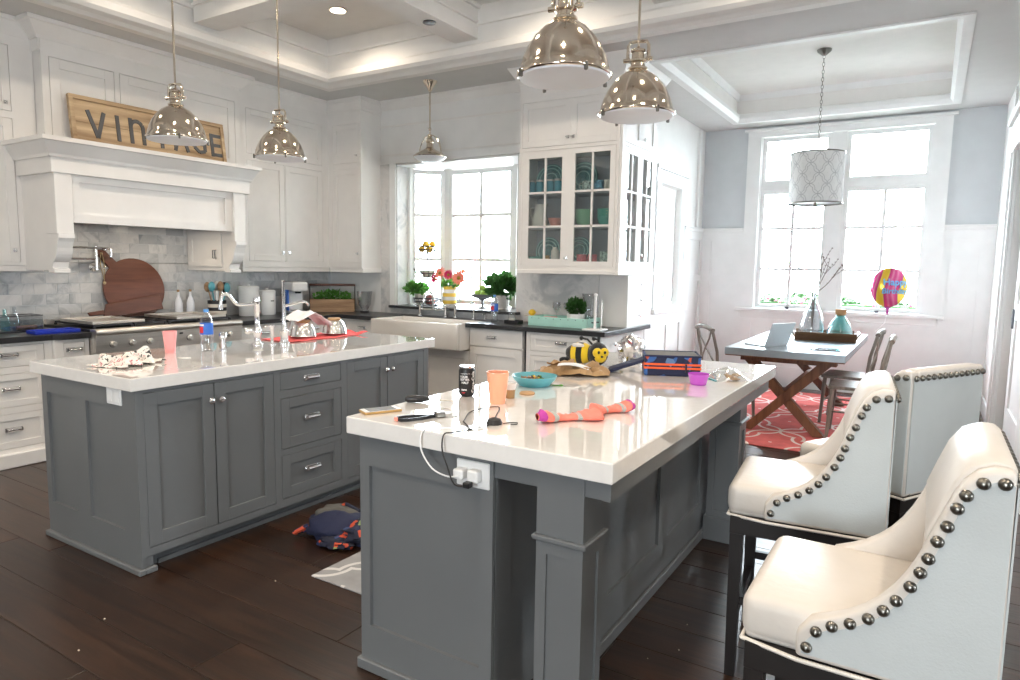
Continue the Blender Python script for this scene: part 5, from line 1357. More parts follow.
b = MB(); b.tube([(.10 + .022*cos(2*pi*k/16), .012 + .022*sin(2*pi*k/16), .012+.01*sin(2*pi*k/16)) for k in range(16)], .0016, 5, closed=True); b.build('key_ring', 'steel', t)
b = MB(); b.box(.085, .13, -.022, -.010, .001, .004); b.box(.085, .11, -.008, .012, .004, .012); b.build('key', 'steel', t)
# soda can with its lettering wrapped around
t = thing('soda_can', 'black and silver soda can with white lettering on the island', 'can', (-1.565, 2.20, TZ), local=True)
r = .0335
MB().lathe([(.024, 0), (.026, .003), (r, .012), (r, .104), (.028, .116)], 32, caps=True).build('body', 'black_plastic', t, smooth=40)
MB().lathe([(.0285, .1155), (.0285, .122), (.026, .122), (.0255, .118), (.001, .118)], 28).build('rim', 'chrome', t, smooth=40)
MB().box(-.008, .008, -.012, .006, .1182, .1195).build('pull_tab', 'chrome', t, bevel=.0005)
def wrap(a0): return lambda x, y, z: ((r+.0005)*cos(a0 + x/r), (r+.0005)*sin(a0 + x/r), y)
vw = math.atan2(-2.2, 1.565)
def cantxt(s, size, a, z, mt, rot=False):
    def fn(x, y, zz):
        if rot: x, y = -y, x
        return wrap(a)(x, y + z, 0)
    link('lettering', textmesh('lettering', s, size, mt, fn, bold=True), t)
cantxt('SHARE A COKE WITH', .0042, vw-.25, .094, 'text_white')
cantxt('YOUR', .0125, vw-.42, .081, 'text_white'); cantxt('BETTER', .0115, vw-.3, .070, 'text_white'); cantxt('HALF', .0125, vw-.25, .058, 'text_white')
cantxt('zero', .012, vw-.35, .030, 'text_white'); cantxt('sugar', .007, vw-.4, .018, 'label_red')
cantxt('Coca-Cola', .020, vw+.82, .060, 'text_white', True)
def cupobj(name, lab, mt, loc, r0, r1, h):
    o = MB().lathe([(r0, 0), (r1, h), (r1-.002, h), (r0-.002, .004), (.001, .004)], 28).build(name, mt, smooth=40); o.location = loc; tag(o, lab, 'cup'); return o
cupobj('plastic_cup', 'peach plastic tumbler beside the soda can', 'peach_plastic', (-1.385, 2.150, TZ), .030, .0435, .122)
t = thing('paper_cup', 'small white paper cup with a brown base behind the peach tumbler', 'cup', (-1.40, 2.265, TZ), local=True)
MB().lathe([(.018, 0), (.021, .035), (.001, .035)], 20).build('base', 'kraft', t, smooth=40); MB().lathe([(.021, .035), (.026, .058), (.024, .058), (.019, .036)], 20, caps=False).build('rim', 'paper_white', t, smooth=40)
t = thing('salad_bowl', 'wide teal plastic bowl with leftover salad on the island', 'bowl', (-1.465, 2.575, TZ), local=True)
MB().lathe([(.066, 0), (.070, .004), (.094, .030), (.101, .045), (.098, .045), (.090, .030), (.064, .008), (.001, .007)], 36).build('bowl', 'teal_bowl', t, smooth=40)
random.seed(13)
for i in range(14):
    a = random.uniform(0, 6.28); rr_ = random.uniform(.0, .055); mt = random.choice(['green_leaf', 'crate_wood', 'lemon', 'bark'])
    b = MB(); b.ball((0, 0, 0), .022, .010, .006, 8, 5, Matrix.Rotation(a*3, 4, 'Z') @ Matrix.Rotation(random.uniform(-.6, .6), 4, 'Y')); b.v = [(p[0]+rr_*cos(a), p[1]+rr_*sin(a), p[2]+.022+random.uniform(0, .014)) for p in b.v]
    b.build('salad_piece', mt, t, smooth=60)
o = MB().lathe([(.030, 0), (.033, .004), (.028, .009), (.001, .010)], 20).build('cookie', 'cork', smooth=40); o.location = (-1.385, 2.375, TZ); tag(o, 'flat round brown cookie in front of the teal bowl', 'cookie')
b = MB(); b.tube([(-.05, 0, .003), (0, .006, .004), (.04, -.002, .003)], .003, 6); b.ball((.045, 0, .004), .01, .006, .004, 8, 5); o = b.build('green_sprig', 'green_leaf'); o.location = (-1.395, 2.60, TZ); o.rotation_euler.z = .6; tag(o, 'thin green sprig beside the teal bowl', 'herb')
# socks
def sock(lab, loc, rz, L, flip):
    t = thing('sock', lab, 'sock', loc, rz, 'coral socks on the island', local=True)
    N = 22
    def sec(u): 
        w = .030 + .012*math.exp(-((u-.85)/.18)**2) + .006*sin(u*9); h = .020 + .006*sin(u*7+1)
        if u < .1: w *= .45 + 5.5*u; h *= .6+4*u
        if u > .93: w *= 1 - (u-.93)*7; h *= 1-(u-.93)*6
        return w, h
    def fn(u, v):
        w, h = sec(u); a = 2*pi*v; x = (u-.5)*L; yb = .022*sin(u*3.4)*flip
        wr = .0025*sin(u*60 + 3*sin(a))
        zz = h*(1 + sin(a))
        return (x, yb + (w+wr)*cos(a), max(0.0005, zz*.75 + wr*(.5+.5*sin(a)) + (.012*max(0, .2-u)/.2)))
    def rng(u0, u1, nm, mt, e=0.0):
        b = MB(); b.grid(lambda u, v: tuple(Vector(fn(u0+(u1-u0)*u, v))*(1) + Vector((0, e*cos(2*pi*v), e*(1+sin(2*pi*v))*.5))), max(3, int(26*(u1-u0)) + 2), 16); return b.build(nm, mt, t, smooth=60)
    rng(0, 1, 'knit', 'sock_coral')
    for a, c in ((.24, .32), (.62, .68)): rng(a, c, 'stripe', 'sock_gray', .0009)
    rng(0.012, .12, 'cuff', 'sock_purple', .0009)
sock('coral striped sock with a purple cuff lying flat on the island', (-1.015, 2.03, TZ), radians(52), .24, 1)
sock('second coral sock bunched behind the flat sock on the island', (-.945, 2.235, TZ), radians(230), .17, -1)
# crumpled kraft bag with a leaflet
t = thing('paper_bag', 'crumpled brown paper bag with a white leaflet on the island', 'bag', (-1.47, 2.98, TZ), radians(28), local=True)
random.seed(17)
def crump(u, v, sx, sy, amp, seed, fl=0.0):
    x = (u-.5)*sx; y = (v-.5)*sy; e = min(u, 1-u, v, 1-v)
    n = mnoise.noise(Vector((x*16+seed, y*16, seed)))*amp + mnoise.noise(Vector((x*40+seed, y*40, seed)))*amp*.4
    return (x + n*.3, y, .004 + max(0, n + amp*.55)*(.35 + min(1, e*6)) + fl)
b = MB(); b.grid(lambda u, v: crump(u, v, .34, .22, .038, 3), 20, 14); b.build('bag', 'kraft', t, smooth=25, solid=.001)
b = MB(); b.grid(lambda u, v: (.0 + (u-.5)*.15 + (v-.5)*.02, -.025 + (v-.5)*.13, .050 + .012*sin(u*3.1) - .018*u + .006*sin(v*5)), 10, 8); b.build('leaflet', 'paper_white', t, smooth=25, solid=.0006)
b = MB(); b.grid(lambda u, v: (lambda p: (p[0]-.07, p[1]+.05, p[2]+.018))(crump(u*.4+.3, v*.3+.4, .34, .22, .03, 9)), 8, 6); b.build('torn_flap', 'kraft', t, smooth=25, solid=.0006)
# bee plush
t = thing('bee_plush', 'black and yellow bumblebee plush toy lying on the island', 'plush toy', (-1.565, 3.30, TZ), radians(8), local=True)
def seg_(u0, u1, mt, nm='stripe'):
    def rad(u): return .012 + .047*sin(min(1, max(0, u))*pi*.92 + .12)**.8
    b = MB(); n = 8
    prof = [(rad(u0 + (u1-u0)*i/n), -.105 + .16*(u0 + (u1-u0)*i/n)) for i in range(n+1)]
    b.lathe(prof, 20, M=Matrix.Translation((0, 0, .0605)) @ Matrix.Rotation(radians(90), 4, 'Y'), caps=True); return b.build(nm, mt, t, smooth=60)
for i, (a, c) in enumerate(((0, .22), (.22, .42), (.42, .62), (.62, .82), (.82, 1.0))): seg_(a, c, 'plush_black' if i % 2 == 0 else 'plush_yellow')
b = MB(); b.ball((.075, -.012, .064), .054, .058, .062, 20, 14); h = b.build('head', 'plush_black', t, smooth=60)
HD = Vector((.55, -.80, -.05)).normalized()
HM = HD.to_track_quat('Z', 'Y').to_matrix().to_4x4(); HM.translation = Vector((.075, -.012, .064)) + HD*.045
b = MB()
for x, y, rx, ry in ((-.019, .014, .026, .026), (.019, .014, .026, .026), (0, -.014, .033, .026)): b.ball(HM @ Vector((x, y, .0)), rx, ry, .02, 14, 8, HM.to_3x3().to_4x4())
b.build('face', 'plush_yellow', h, smooth=60)
for s in (-1, 1):
    b = MB(); b.ball(HM @ Vector((s*.017, .018, .019)), .007, .009, .005, 10, 6, HM.to_3x3().to_4x4()); b.build('eye', 'black_plastic', h, smooth=60)
b = MB(); b.ball(HM @ Vector((0, -.004, .022)), .007, .006, .006, 10, 6, HM.to_3x3().to_4x4()); b.build('nose', 'black_plastic', h, smooth=60)
for s in (-1, 1):
    b = MB(); p0 = Vector((.055 + s*.02, .01, .11)); b.tube([p0, p0 + Vector((-.02+s*.01, .01, .025)), p0 + Vector((-.045+s*.015, .01, .03))], .006, 6); b.ball(p0 + Vector((-.05+s*.015, .01, .03)), .012, n=10, m=6); b.build('antenna', 'plush_black', h, smooth=60)
for s in (-1, 1):
    b = MB(); b.ball((-.03, s*.035, .105), .036, .022, .012, 14, 8, Matrix.Rotation(s*.5, 4, 'X')); b.build('wing', 'plush_white', t, smooth=60)
b = MB(); b.ball((-.11, -.03, .02), .028, .018, .018, 12, 8); b.ball((-.10, .04, .02), .028, .018, .018, 12, 8); b.build('foot', 'plush_black', t, smooth=60)
# crumpled foil
def crumple_ball(name, mt, loc, rx, ry, rz, seed, lab, cat):
    b = MB(); b.ball((0, 0, 0), 1, 1, 1, 28, 18); vs = []
    for p in b.v:
        v = Vector(p); n = 1 + .42*mnoise.noise(v*2.1 + Vector((seed,)*3)) + .25*mnoise.noise(v*5 + Vector((seed,)*3))
        vs.append((v.x*rx*n, v.y*ry*n, v.z*rz*n))
    zm = min(p[2] for p in vs)*.72
    b.v = [(p[0], p[1], max(0, p[2]-zm)) for p in vs]
    o = b.build(name, mt, smooth=18); o.location = loc; tag(o, lab, cat); return o
crumple_ball('foil_bundle', 'foil', (-1.42, 3.60, TZ), .075, .06, .075, 2.3, 'crumpled silver foil bundle behind the bee plush', 'foil')
# lunch box
LR = radians(24)
t = thing('lunch_box', 'navy patterned lunch box with orange zips on the island', 'lunch box', (-1.085, 3.285, TZ), LR, local=True)
mat('lunch_navy', (.010, .014, .05), .7)
m_, nt_, b_ = newmat('lunch_print')
v_ = coords(nt_, 'Object', (1, 1, 1)); vo = nt_.nodes.new('ShaderNodeTexVoronoi'); vo.inputs['Scale'].default_value = 34; nt_.links.new(v_, vo.inputs['Vector'])
sp_ = nt_.nodes.new('ShaderNodeSeparateColor'); nt_.links.new(vo.outputs['Color'], sp_.inputs[0])
c_ = ramp(nt_, sp_.outputs[0], [(.0, (.010, .014, .05)), (.52, (.012, .016, .05)), (.56, (.03, .10, .30)), (.74, (.10, .18, .34)), (.78, (.45, .08, .03)), (.86, (.012, .016, .05))])
for e_ in nt_.nodes: 
    if e_.type == 'VALTORGB' and len(e_.color_ramp.elements) == 6: e_.color_ramp.interpolation = 'CONSTANT'
nt_.links.new(c_, b_.inputs['Base Color']); b_.inputs['Roughness'].default_value = .75
MB().box(-.135, .135, -.10, .10, 0, .098).build('body', 'lunch_print', t, bevel=.008, seg=2)
for z in (.040, .058): MB().box(-.137, .137, -.1025, .1025, z-.005, z+.005).build('zip', 'orange_cloth', t)
MB().box(-.125, .125, -.09, .09, .098, .101).build('lid_mesh', 'gray_cloth', t)
b = MB(); b.tube([(-.135, -.1, .099), (.135, -.1, .099), (.135, .1, .099), (-.135, .1, .099)], .005, 6, closed=True); b.build('piping', 'lunch_navy', t)
b = MB(); b.prism([(-.135, .075), (-.135, .060), (-.30, .0), (-.31, .004), (-.30, .018)], -.06, .05, 'y'); b.build('flap', 'lunch_navy', t, bevel=.003)
b = MB(); b.box(.06, .068, -.108, -.1025, .02, .062); b.build('zip_pull', 'black_plastic', t)
t = thing('snack_bowl', 'small magenta plastic bowl in front of the lunch box', 'bowl', (-.872, 3.045, TZ), local=True)
MB().lathe([(.033, 0), (.036, .003), (.048, .05), (.046, .05), (.034, .006), (.001, .006)], 28).build('bowl', 'purple_plastic', t, smooth=40)
MB().ball((.002, 0, .013), .024, .02, .008, 10, 6).build('snack', 'rose_mug', t, smooth=60)
t = thing('snack_bag', 'clear zip bag with brown crackers near the end of the island', 'bag', (-.80, 3.27, TZ), radians(40), local=True)
b = MB(); b.grid(lambda u, v: ((u-.5)*.17, (v-.5)*.15, .002 + .055*sin(pi*min(1, max(0, u)))**.8*sin(pi*v)**.6 + .012*mnoise.noise(Vector((u*7, v*7, 2)))*(sin(pi*u)*sin(pi*v))), 14, 12); b.build('plastic', 'bag_plastic', t, smooth=30)
b = MB(); b.box(-.09, -.078, -.06, .06, .001, .006); b.build('zip_strip', 'teal_bowl', t)
random.seed(4)
for i in range(9):
    b = MB(); b.obox(Matrix.Translation((random.uniform(.0, .06), random.uniform(-.05, .03), .008 + .004*i % .02)) @ Matrix.Rotation(i, 4, 'Z') @ Matrix.Rotation(.4*sin(i*2), 4, 'X'), .03, .022, .006); b.build('cracker', 'kraft' if i % 2 else 'cork', t)
# ---- things on the rear island
t = thing('dish_cloth', 'crumpled white tea towel with red and green print on the rear island', 'tea towel', (-3.43, 1.85, TZ), radians(15), local=True)
m_, nt_, b_ = newmat('towel_print'); v_ = coords(nt_, 'Object'); n1 = noise(nt_, v_, 22, 2, .5, 1.5)
c_ = ramp(nt_, n1, [(.0, (.05, .05, .04)), (.39, (.05, .05, .05)), (.42, (.78, .74, .68)), (.60, (.80, .76, .70)), (.63, (.45, .02, .05)), (.68, (.78, .74, .68)), (.78, (.20, .55, .45))])
nt_.links.new(c_, b_.inputs['Base Color']); b_.inputs['Roughness'].default_value = .9
def clothfn(u, v):
    x, y = (u-.5)*.22, (v-.5)*.27; e = min(u, 1-u, v, 1-v)
    wave = .5+.5*sin(v*16 + 4*sin(u*6)); n = mnoise.noise(Vector((x*11, y*11, 4.2))) + .5*mnoise.noise(Vector((x*26, y*26, 1)))
    return (x*(1 + .12*n) + .02*sin(v*20), y*(1 + .1*n), .003 + max(0, (.030*wave + .045*n + .014))*(.2 + min(1, e*5)))
b = MB(); b.grid(clothfn, 34, 40); b.build('cloth', 'towel_print', t, smooth=50, solid=.0015)
cupobj('plastic_cup', 'pink plastic tumbler on the rear island by the water bottle', 'pink_plastic', (-3.68, 2.24, TZ), .027, .038, .125)
water_bottle('clear water bottle with a red and blue label beside the prep faucet', (-3.60, 2.42, TZ), .245, .036)
t = thing('air_switch', 'short chrome button post beside the water bottle on the rear island', 'fitting', (-3.52, 2.47, TZ), local=True)
MB().lathe([(.02, 0), (.02, .006), (.012, .012), (.012, .07), (.022, .08), (.022, .10), (.012, .112), (.001, .113)], 16).build('post', 'chrome', t, smooth=40)
t = thing('prep_faucet', 'chrome prep faucet with a long hooked arm on the rear island', 'faucet', (-3.59, 2.765, TZ), local=True)
MB().lathe([(.032, 0), (.032, .008), (.022, .02), (.018, .06), (.026, .075), (.026, .10), (.016, .115), (.015, .20), (.02, .21), (.017, .26), (.022, .27), (.014, .305), (.001, .31)], 20).build('column', 'chrome', t, smooth=40)
MB().tube([(0, 0, .265), (0, -.12, .263), (0, -.155, .275), (0, -.20, .325), (0, -.225, .33), (0, -.245, .318), (0, -.255, .265)], .010, 10, sm=4).build('arm', 'chrome', t, smooth=40)
b = MB(); b.tube([(0, 0, .09), (.0, -.05, .095)], .012, 8); b.ball((0, -.066, .098), .024, .024, .022, 14, 8); b.build('handle', 'chrome', t, smooth=40)
MB().lathe([(.014, 0), (.014, -.03), (.001, -.03)], 12, (0, -.255, .27)).build('nozzle', 'chrome', t, smooth=40)
t = thing('soap_dispenser', 'small chrome soap dispenser between the two rear island taps', 'soap dispenser', (-3.545, 2.84, TZ), local=True)
MB().lathe([(.022, 0), (.022, .006), (.010, .014), (.010, .10), (.016, .11), (.016, .13), (.001, .134)], 14).build('pump', 'chrome', t, smooth=40)
MB().tube([(0, 0, .122), (0, -.05, .125), (0, -.06, .115)], .006, 8).build('nozzle', 'chrome', t)
t = thing('tall_faucet', 'tall slim chrome tap with a side spout on the rear island', 'faucet', (-3.52, 2.915, TZ), local=True)
MB().lathe([(.034, 0), (.034, .012), (.026, .02), (.024, .075), (.03, .085), (.016, .10), (.013, .14), (.011, .40), (.014, .41), (.001, .415)], 18).build('column', 'chrome', t, smooth=40)
MB().tube([(0, 0, .245), (.0, .08, .258), (0, .14, .268), (0, .19, .262), (0, .205, .24)], .009, 8, sm=4).build('spout', 'chrome', t, smooth=40)
MB().tube([(0, 0, .06), (.0, .05, .10), (0, .065, .15)], .010, 8).build('lever', 'chrome', t, smooth=40)
t = thing('drying_towel', 'coral red towel spread on the rear island under the bowls', 'towel', (-3.70, 3.34, TZ), local=True)
b = MB(); b.grid(lambda u, v: ((u-.5)*.30 + .01*sin(v*14), (v-.5)*.72, .003 + .012*max(0, mnoise.noise(Vector((u*3, v*7, 5))))*(1 if min(u, 1-u, v, 1-v) > .01 else .6) + (.02*max(0, v-.9)*10*abs(sin(u*5)))), 16, 36); b.build('cloth', 'coral_cloth', t, smooth=50, solid=.002)
def invbowl(lab, loc, r, h):
    t = thing('mixing_bowl', lab, 'bowl', loc, 0, 'upturned mixing bowls on the red towel', local=True)
    MB().lathe([(r, 0), (r+.004, .004), (r, .01), (r*.93, h*.45), (r*.72, h*.8), (r*.5, h*.97), (.001, h)], 28).build('bowl', 'chrome', t, smooth=40)
    MB().lathe([(r*.52, h*.95), (r*.55, h+.006), (r*.50, h+.008), (.001, h+.004)], 24).build('foot_ring', 'cork', t, smooth=40)
invbowl('upturned polished mixing bowl beside the tall slim tap', (-3.69, 3.22, TZ+.016), .088, .105)
invbowl('upturned polished mixing bowl at the far end of the red towel', (-3.68, 3.50, TZ+.016), .088, .105)
t = thing('tea_towel', 'plain white towel draped over the upturned bowls on the rear island', 'towel', (-3.735, 3.345, TZ), local=True)
def drape(u, v):
    prof = [(-.20, .125), (-.16, .145), (-.10, .170), (-.04, .185), (.02, .165), (.08, .115), (.13, .075)]
    k = v*(len(prof)-1); i = min(int(k), len(prof)-2); f_ = k-i
    y = prof[i][0] + (prof[i+1][0]-prof[i][0])*f_; z = prof[i][1] + (prof[i+1][1]-prof[i][1])*f_
    return ((u-.5)*.20 + .0 + .012*sin(v*7), y + .02*sin(u*5), z + .006*sin(u*9+v*4) + .008*mnoise.noise(Vector((u*4, v*4, 8))))
b = MB(); b.grid(drape, 14, 24); b.build('cloth', 'white_cloth', t, smooth=60, solid=.002)
o = MB().box(-.035, .035, -.003, .003, 0, .004).build('hair_pin', 'steel'); o.location = (-3.42, 2.16, TZ); o.rotation_euler.z = .6; tag(o, 'tiny bent metal pin lying on the rear island top', 'pin')
t = thing('sink_drain_cover', 'small dark oval drain slot set in the rear island top', 'fitting', (-3.40, 2.62, TZ), local=True)
b = MB(); b.lathe([(.03, 0), (.03, .002), (.02, .003), (.001, .003)], 18); b.build('cover', 'steel', t)
# ---- on the floor between the islands
t = thing('grey_mat', 'grey kitchen mat with a white lattice print between the islands', 'mat', (-2.04, 2.62, 0), local=True)
trellis('mat_print', (.27, .265, .265), (.58, .56, .54), (.46, .54), .011)
MB().box(-.31, .31, -.55, .55, .0005, .009).build('pad', 'mat_print', t, bevel=.003)
t = thing('tote_bag', 'navy floral drawstring bag slumped on the dark floor', 'bag', (-2.60, 2.48, 0), radians(20), local=True)
m_, nt_, b_ = newmat('bag_floral'); v_ = coords(nt_, 'Object'); vo = nt_.nodes.new('ShaderNodeTexVoronoi'); vo.inputs['Scale'].default_value = 30; nt_.links.new(v_, vo.inputs['Vector'])
sp_ = nt_.nodes.new('ShaderNodeSeparateColor'); nt_.links.new(vo.outputs['Color'], sp_.inputs[0])
c_ = ramp(nt_, sp_.outputs[0], [(.0, (.010, .012, .03)), (.5, (.012, .018, .06)), (.62, (.50, .07, .03)), (.80, (.03, .05, .14)), (.90, (.20, .26, .10)), (.95, (.012, .014, .03))])
for e_ in nt_.nodes:
    if e_.type == 'VALTORGB' and len(e_.color_ramp.elements) == 6: e_.color_ramp.interpolation = 'CONSTANT'
nt_.links.new(c_, b_.inputs['Base Color']); b_.inputs['Roughness'].default_value = .85
def blob(c, rx, ry, rz, seed, amp=.25):
    b = MB(); b.ball((0, 0, 0), 1, 1, 1, 26, 16); vs = []
    for p in b.v:
        v = Vector(p); n = 1 + amp*mnoise.noise(v*2.3 + Vector((seed,)*3)); vs.append((c[0]+v.x*rx*n, c[1]+v.y*ry*n, max(.0008, c[2]+v.z*rz*n)))
    b.v = vs; return b
blob((0, 0, .05), .17, .13, .085, 1).build('body', 'navy_cloth', t, smooth=60)
blob((-.02, .05, .085), .13, .09, .06, 4).build('lining', 'gray_cloth', t, smooth=60)
blob((.14, -.03, .05), .13, .11, .06, 7, .5).build('ruffle', 'bag_floral', t, smooth=30)
blob((.06, -.13, .025), .10, .06, .03, 9, .5).build('ruffle', 'bag_floral', t, smooth=30)
b = MB(); b.tube([(-.15, -.04, .06), (-.21, -.08, .03), (-.19, -.02, .02), (-.12, .06, .06), (.0, .1, .14), (.10, .06, .12)], .013, 6); b.build('strap', 'bag_floral', t, smooth=40)
random.seed(23); m = MB()
for x, y in ((-2.75, 1.35), (-2.60, 1.18), (-2.45, 1.95), (-.80, 2.30), (-.72, 2.42), (-.85, 2.10), (-.62, 2.75), (-.75, 2.62), (-.66, 3.0), (-.9, 1.95)):
    m.ball((x, y, .0025), random.uniform(.002, .004), n=6, m=4)
o = m.build('crumbs', 'crumb'); tag(o, 'scattered pale crumbs on the dark wood floor', 'crumbs'); stuff(o); setloc(o, (-1.2, 2.0, 0))
# ------------------------------------------------------------------ counter stools
def make_stool():
    t = thing('counter_stool', '', 'stool', (0, 0, 0), 0, 'nailhead counter stools', local=True)
    W = .25
    b = MB(); b.box(-.252, .14, -W+.028, W-.028, .592, .702); s = b.build('seat', 'leather', t, bevel=.032, seg=4, smooth=50)
    MB().box(-.244, .20, -W+.034, W-.034, .588, .64).build('seat_side', 'leather', t, bevel=.018, seg=3, smooth=50)
    # wing profile (outer edge), front low to back high
    edge = [(-.125, .655), (-.10, .690), (-.062, .706), (-.03, .722), (.002, .745), (.03, .772), (.053, .802), (.073, .836), (.088, .868), (.101, .902), (.113, .938), (.126, .974), (.140, 1.012), (.155, 1.044), (.178, 1.070), (.205, 1.081), (.238, 1.080)]
    poly = edge + [(.242, .60), (-.125, .60)]
    for s_ in (-1, 1):
        b = MB(); y0, y1 = s_*(W-.045), s_*W; b.prism(poly, min(y0, y1), max(y0, y1), 'y')
        w = b.build('wing', 'leather', t, bevel=.010, seg=3, smooth=50)
        b = MB(); ins = [(x+.014 if i < 13 else x+.004, z-.022) for i, (x, z) in enumerate(edge)]; ins = [p for p in ins if p[0] < .236]
        b.prism(ins + [(.236, 1.055), (.236, .612), (-.112, .612)], s_*(W-.002) if s_ > 0 else -W-.002, s_*W+.002*s_ if s_ > 0 else -W+.002, 'y')
        b.build('wing_cloth', 'linen_gray', w)
    bp = [(.242, .60), (.242, 1.078), (.225, 1.086), (.20, 1.086), (.165, 1.072), (.14, 1.035), (.12, .98), (.10, .92), (.105, .80), (.10, .70), (.10, .60)]
    b = MB(); b.prism(bp, -W+.045, W-.045, 'y'); b.build('backrest', 'leather', t, bevel=.006, seg=2, smooth=50)
    MB().box(.241, .2445, -W+.012, W-.012, .612, 1.05).build('back_cloth', 'linen_gray', t)
    b = MB()
    b.tube([(-.246, -W+.03, .592), (-.246, W-.03, .592)], .005, 6); 
    for s_ in (-1, 1): b.tube([(-.246, s_*(W-.03), .592), (-.12, s_*(W+.002), .594), (.243, s_*(W+.002), .594)], .005, 6)
    b.tube([(.245, -W, .594), (.245, W, .594)], .005, 6); b.build('welt', 'welt', t)
    nails = [(-.108, .635), (-.091, .6755), (-.061, .6964), (-.027, .7135), (.006, .7344), (.032, .7596), (.0534, .7875), (.0757, .8236), (.0908, .8571), (.1022, .8893), (.1148, .9275), (.129, .9614), (.1426, 1.0007), (.1551, 1.0292), (.180, 1.0577), (.2137, 1.0625)]
    for s_ in (-1, 1):
        for i, (x, z) in enumerate(nails):
            if i == 0 and s_ > 0: continue
            o = link('nail_head', ME['nail'], t, M=Matrix.Translation((x+.006, s_*(W+.0015), z-.006)) @ Matrix.Rotation(radians(90*(1 if s_ < 0 else -1)), 4, 'X'))
    for i in range(13):
        link('nail_head', ME['nail'], t, M=Matrix.Translation((.244, -W+.02+i*(2*W-.04)/12, 1.055)) @ Matrix.Rotation(radians(90), 4, 'Y'))
    MB().box(-.235, .225, -W+.015, W-.015, .53, .592).build('seat_rail', 'espresso', t)
    for x in (-.212, .205):
        for y in (-W+.035, W-.035):
            b = MB(); k = .025 if x > 0 else 0
            b.add([(x-.022, y-.022, .53), (x+.022, y-.022, .53), (x+.022, y+.022, .53), (x-.022, y+.022, .53), (x-.017+k, y-.017, 0), (x+.017+k, y-.017, 0), (x+.017+k, y+.017, 0), (x-.017+k, y+.017, 0)], [(0, 1, 2, 3), (4, 7, 6, 5), (0, 4, 5, 1), (1, 5, 6, 2), (2, 6, 7, 3), (3, 7, 4, 0)])
            b.build('leg', 'espresso', t)
    MB().box(-.225, -.200, -W+.05, W-.05, .20, .235).build('foot_rest', 'espresso', t)
    for y in (-W+.035, W-.035): MB().box(-.20, .20, y-.01, y+.01, .27, .30).build('stretcher', 'espresso', t)
    return t
s1_ = make_stool(); s2_ = copy_tree(s1_); s3_ = copy_tree(s1_)
s1_.location = (-.075, 1.79, 0); s1_['label'] = 'cream leather nailhead stool at the post end of the seating island'
s2_.location = (-.328, 2.612, 0); s2_.rotation_euler.z = radians(5); s2_['label'] = 'cream leather nailhead stool between the other two stools'
s3_.location = (-.125, 3.23, 0); s3_.rotation_euler.z = radians(-29); s3_['label'] = 'cream leather nailhead stool turned away, its back row of nails showing'
# ------------------------------------------------------------------ pendants over the islands
def make_pendant(h_rod):
    t = thing('dome_pendant', '', 'pendant lamp', (0, 0, 0), 0, 'polished dome pendants over the islands', local=True)
    prof = [(.184, .0), (.190, .004), (.190, .012), (.180, .018), (.176, .040), (.166, .075), (.148, .115), (.122, .153), (.088, .188), (.055, .210), (.040, .216)]
    MB().lathe(prof, 48, caps=False).build('shade', 'nickel', t, smooth=60)
    MB().lathe([(r-.004, z-.001 if i > 2 else z+.002) for i, (r, z) in enumerate(prof)], 48, caps=False).build('shade_lining', 'milky', t, smooth=60)
    MB().lathe([(.183, .004), (.178, -.006), (.10, -.010), (.001, -.011)], 40).build('diffuser', 'milky', t, smooth=60)
    MB().lathe([(.040, .214), (.048, .220), (.048, .228), (.036, .234), (.034, .250), (.045, .256), (.045, .266), (.032, .272), (.030, .298), (.036, .303), (.036, .313), (.020, .322), (.008, .330)], 24).build('neck', 'nickel', t, smooth=40)
    b = MB(); b.tube([(-.042, 0, .258), (-.052, 0, .28), (-.050, 0, .335), (-.040, 0, .352), (0, 0, .356), (.040, 0, .352), (.050, 0, .335), (.052, 0, .28), (.042, 0, .258)], .0085, 8)
    for s in (-1, 1): b.lathe([(.011, -.016), (.011, .016), (.001, .016)], 12, M=Matrix.Translation((s*.056, 0, .268)) @ Matrix.Rotation(radians(90), 4, 'Y'))
    y = b.build('yoke', 'nickel', t, smooth=40)
    for k in range(4):
        a = radians(45 + 90*k); b = MB(); b.obox(Matrix.Translation((.187*cos(a), .187*sin(a), .0)) @ Matrix.Rotation(a, 4, 'Z'), .016, .012, .032); b.build('clip', 'pewter', t, bevel=.003)
    b = MB(); b.tube([(0, 0, .325), (0, 0, h_rod-.02)], .0065, 8); b.build('rod', 'nickel', t, smooth=40)
    MB().lathe([(.018, h_rod-.05), (.062, h_rod-.018), (.065, h_rod-.001), (.001, h_rod-.001)], 28).build('canopy', 'nickel', t, smooth=40)
    return t
PZ = 2.085
for i, (x, y, zc, lab, rz) in enumerate(((-3.45, 2.185, 3.305, 'polished dome pendant hanging in front of the word sign', .3), (-3.45, 2.855, 3.305, 'polished dome pendant over the rear island faucets', .3),
                                    (-1.2, 2.285, ZT, 'polished dome pendant over the soda can end of the seating island', .15), (-1.2, 3.0, ZT, 'polished dome pendant over the lunch box end of the seating island', .15))):
    sc_ = .81 if x < -2 else .92
    pz = PZ if x < -2 else PZ + .055
    p = make_pendant((zc - pz)/sc_); p.scale = (sc_,)*3; p.location = (x, y, pz); p['label'] = lab; p.rotation_euler.z = rz
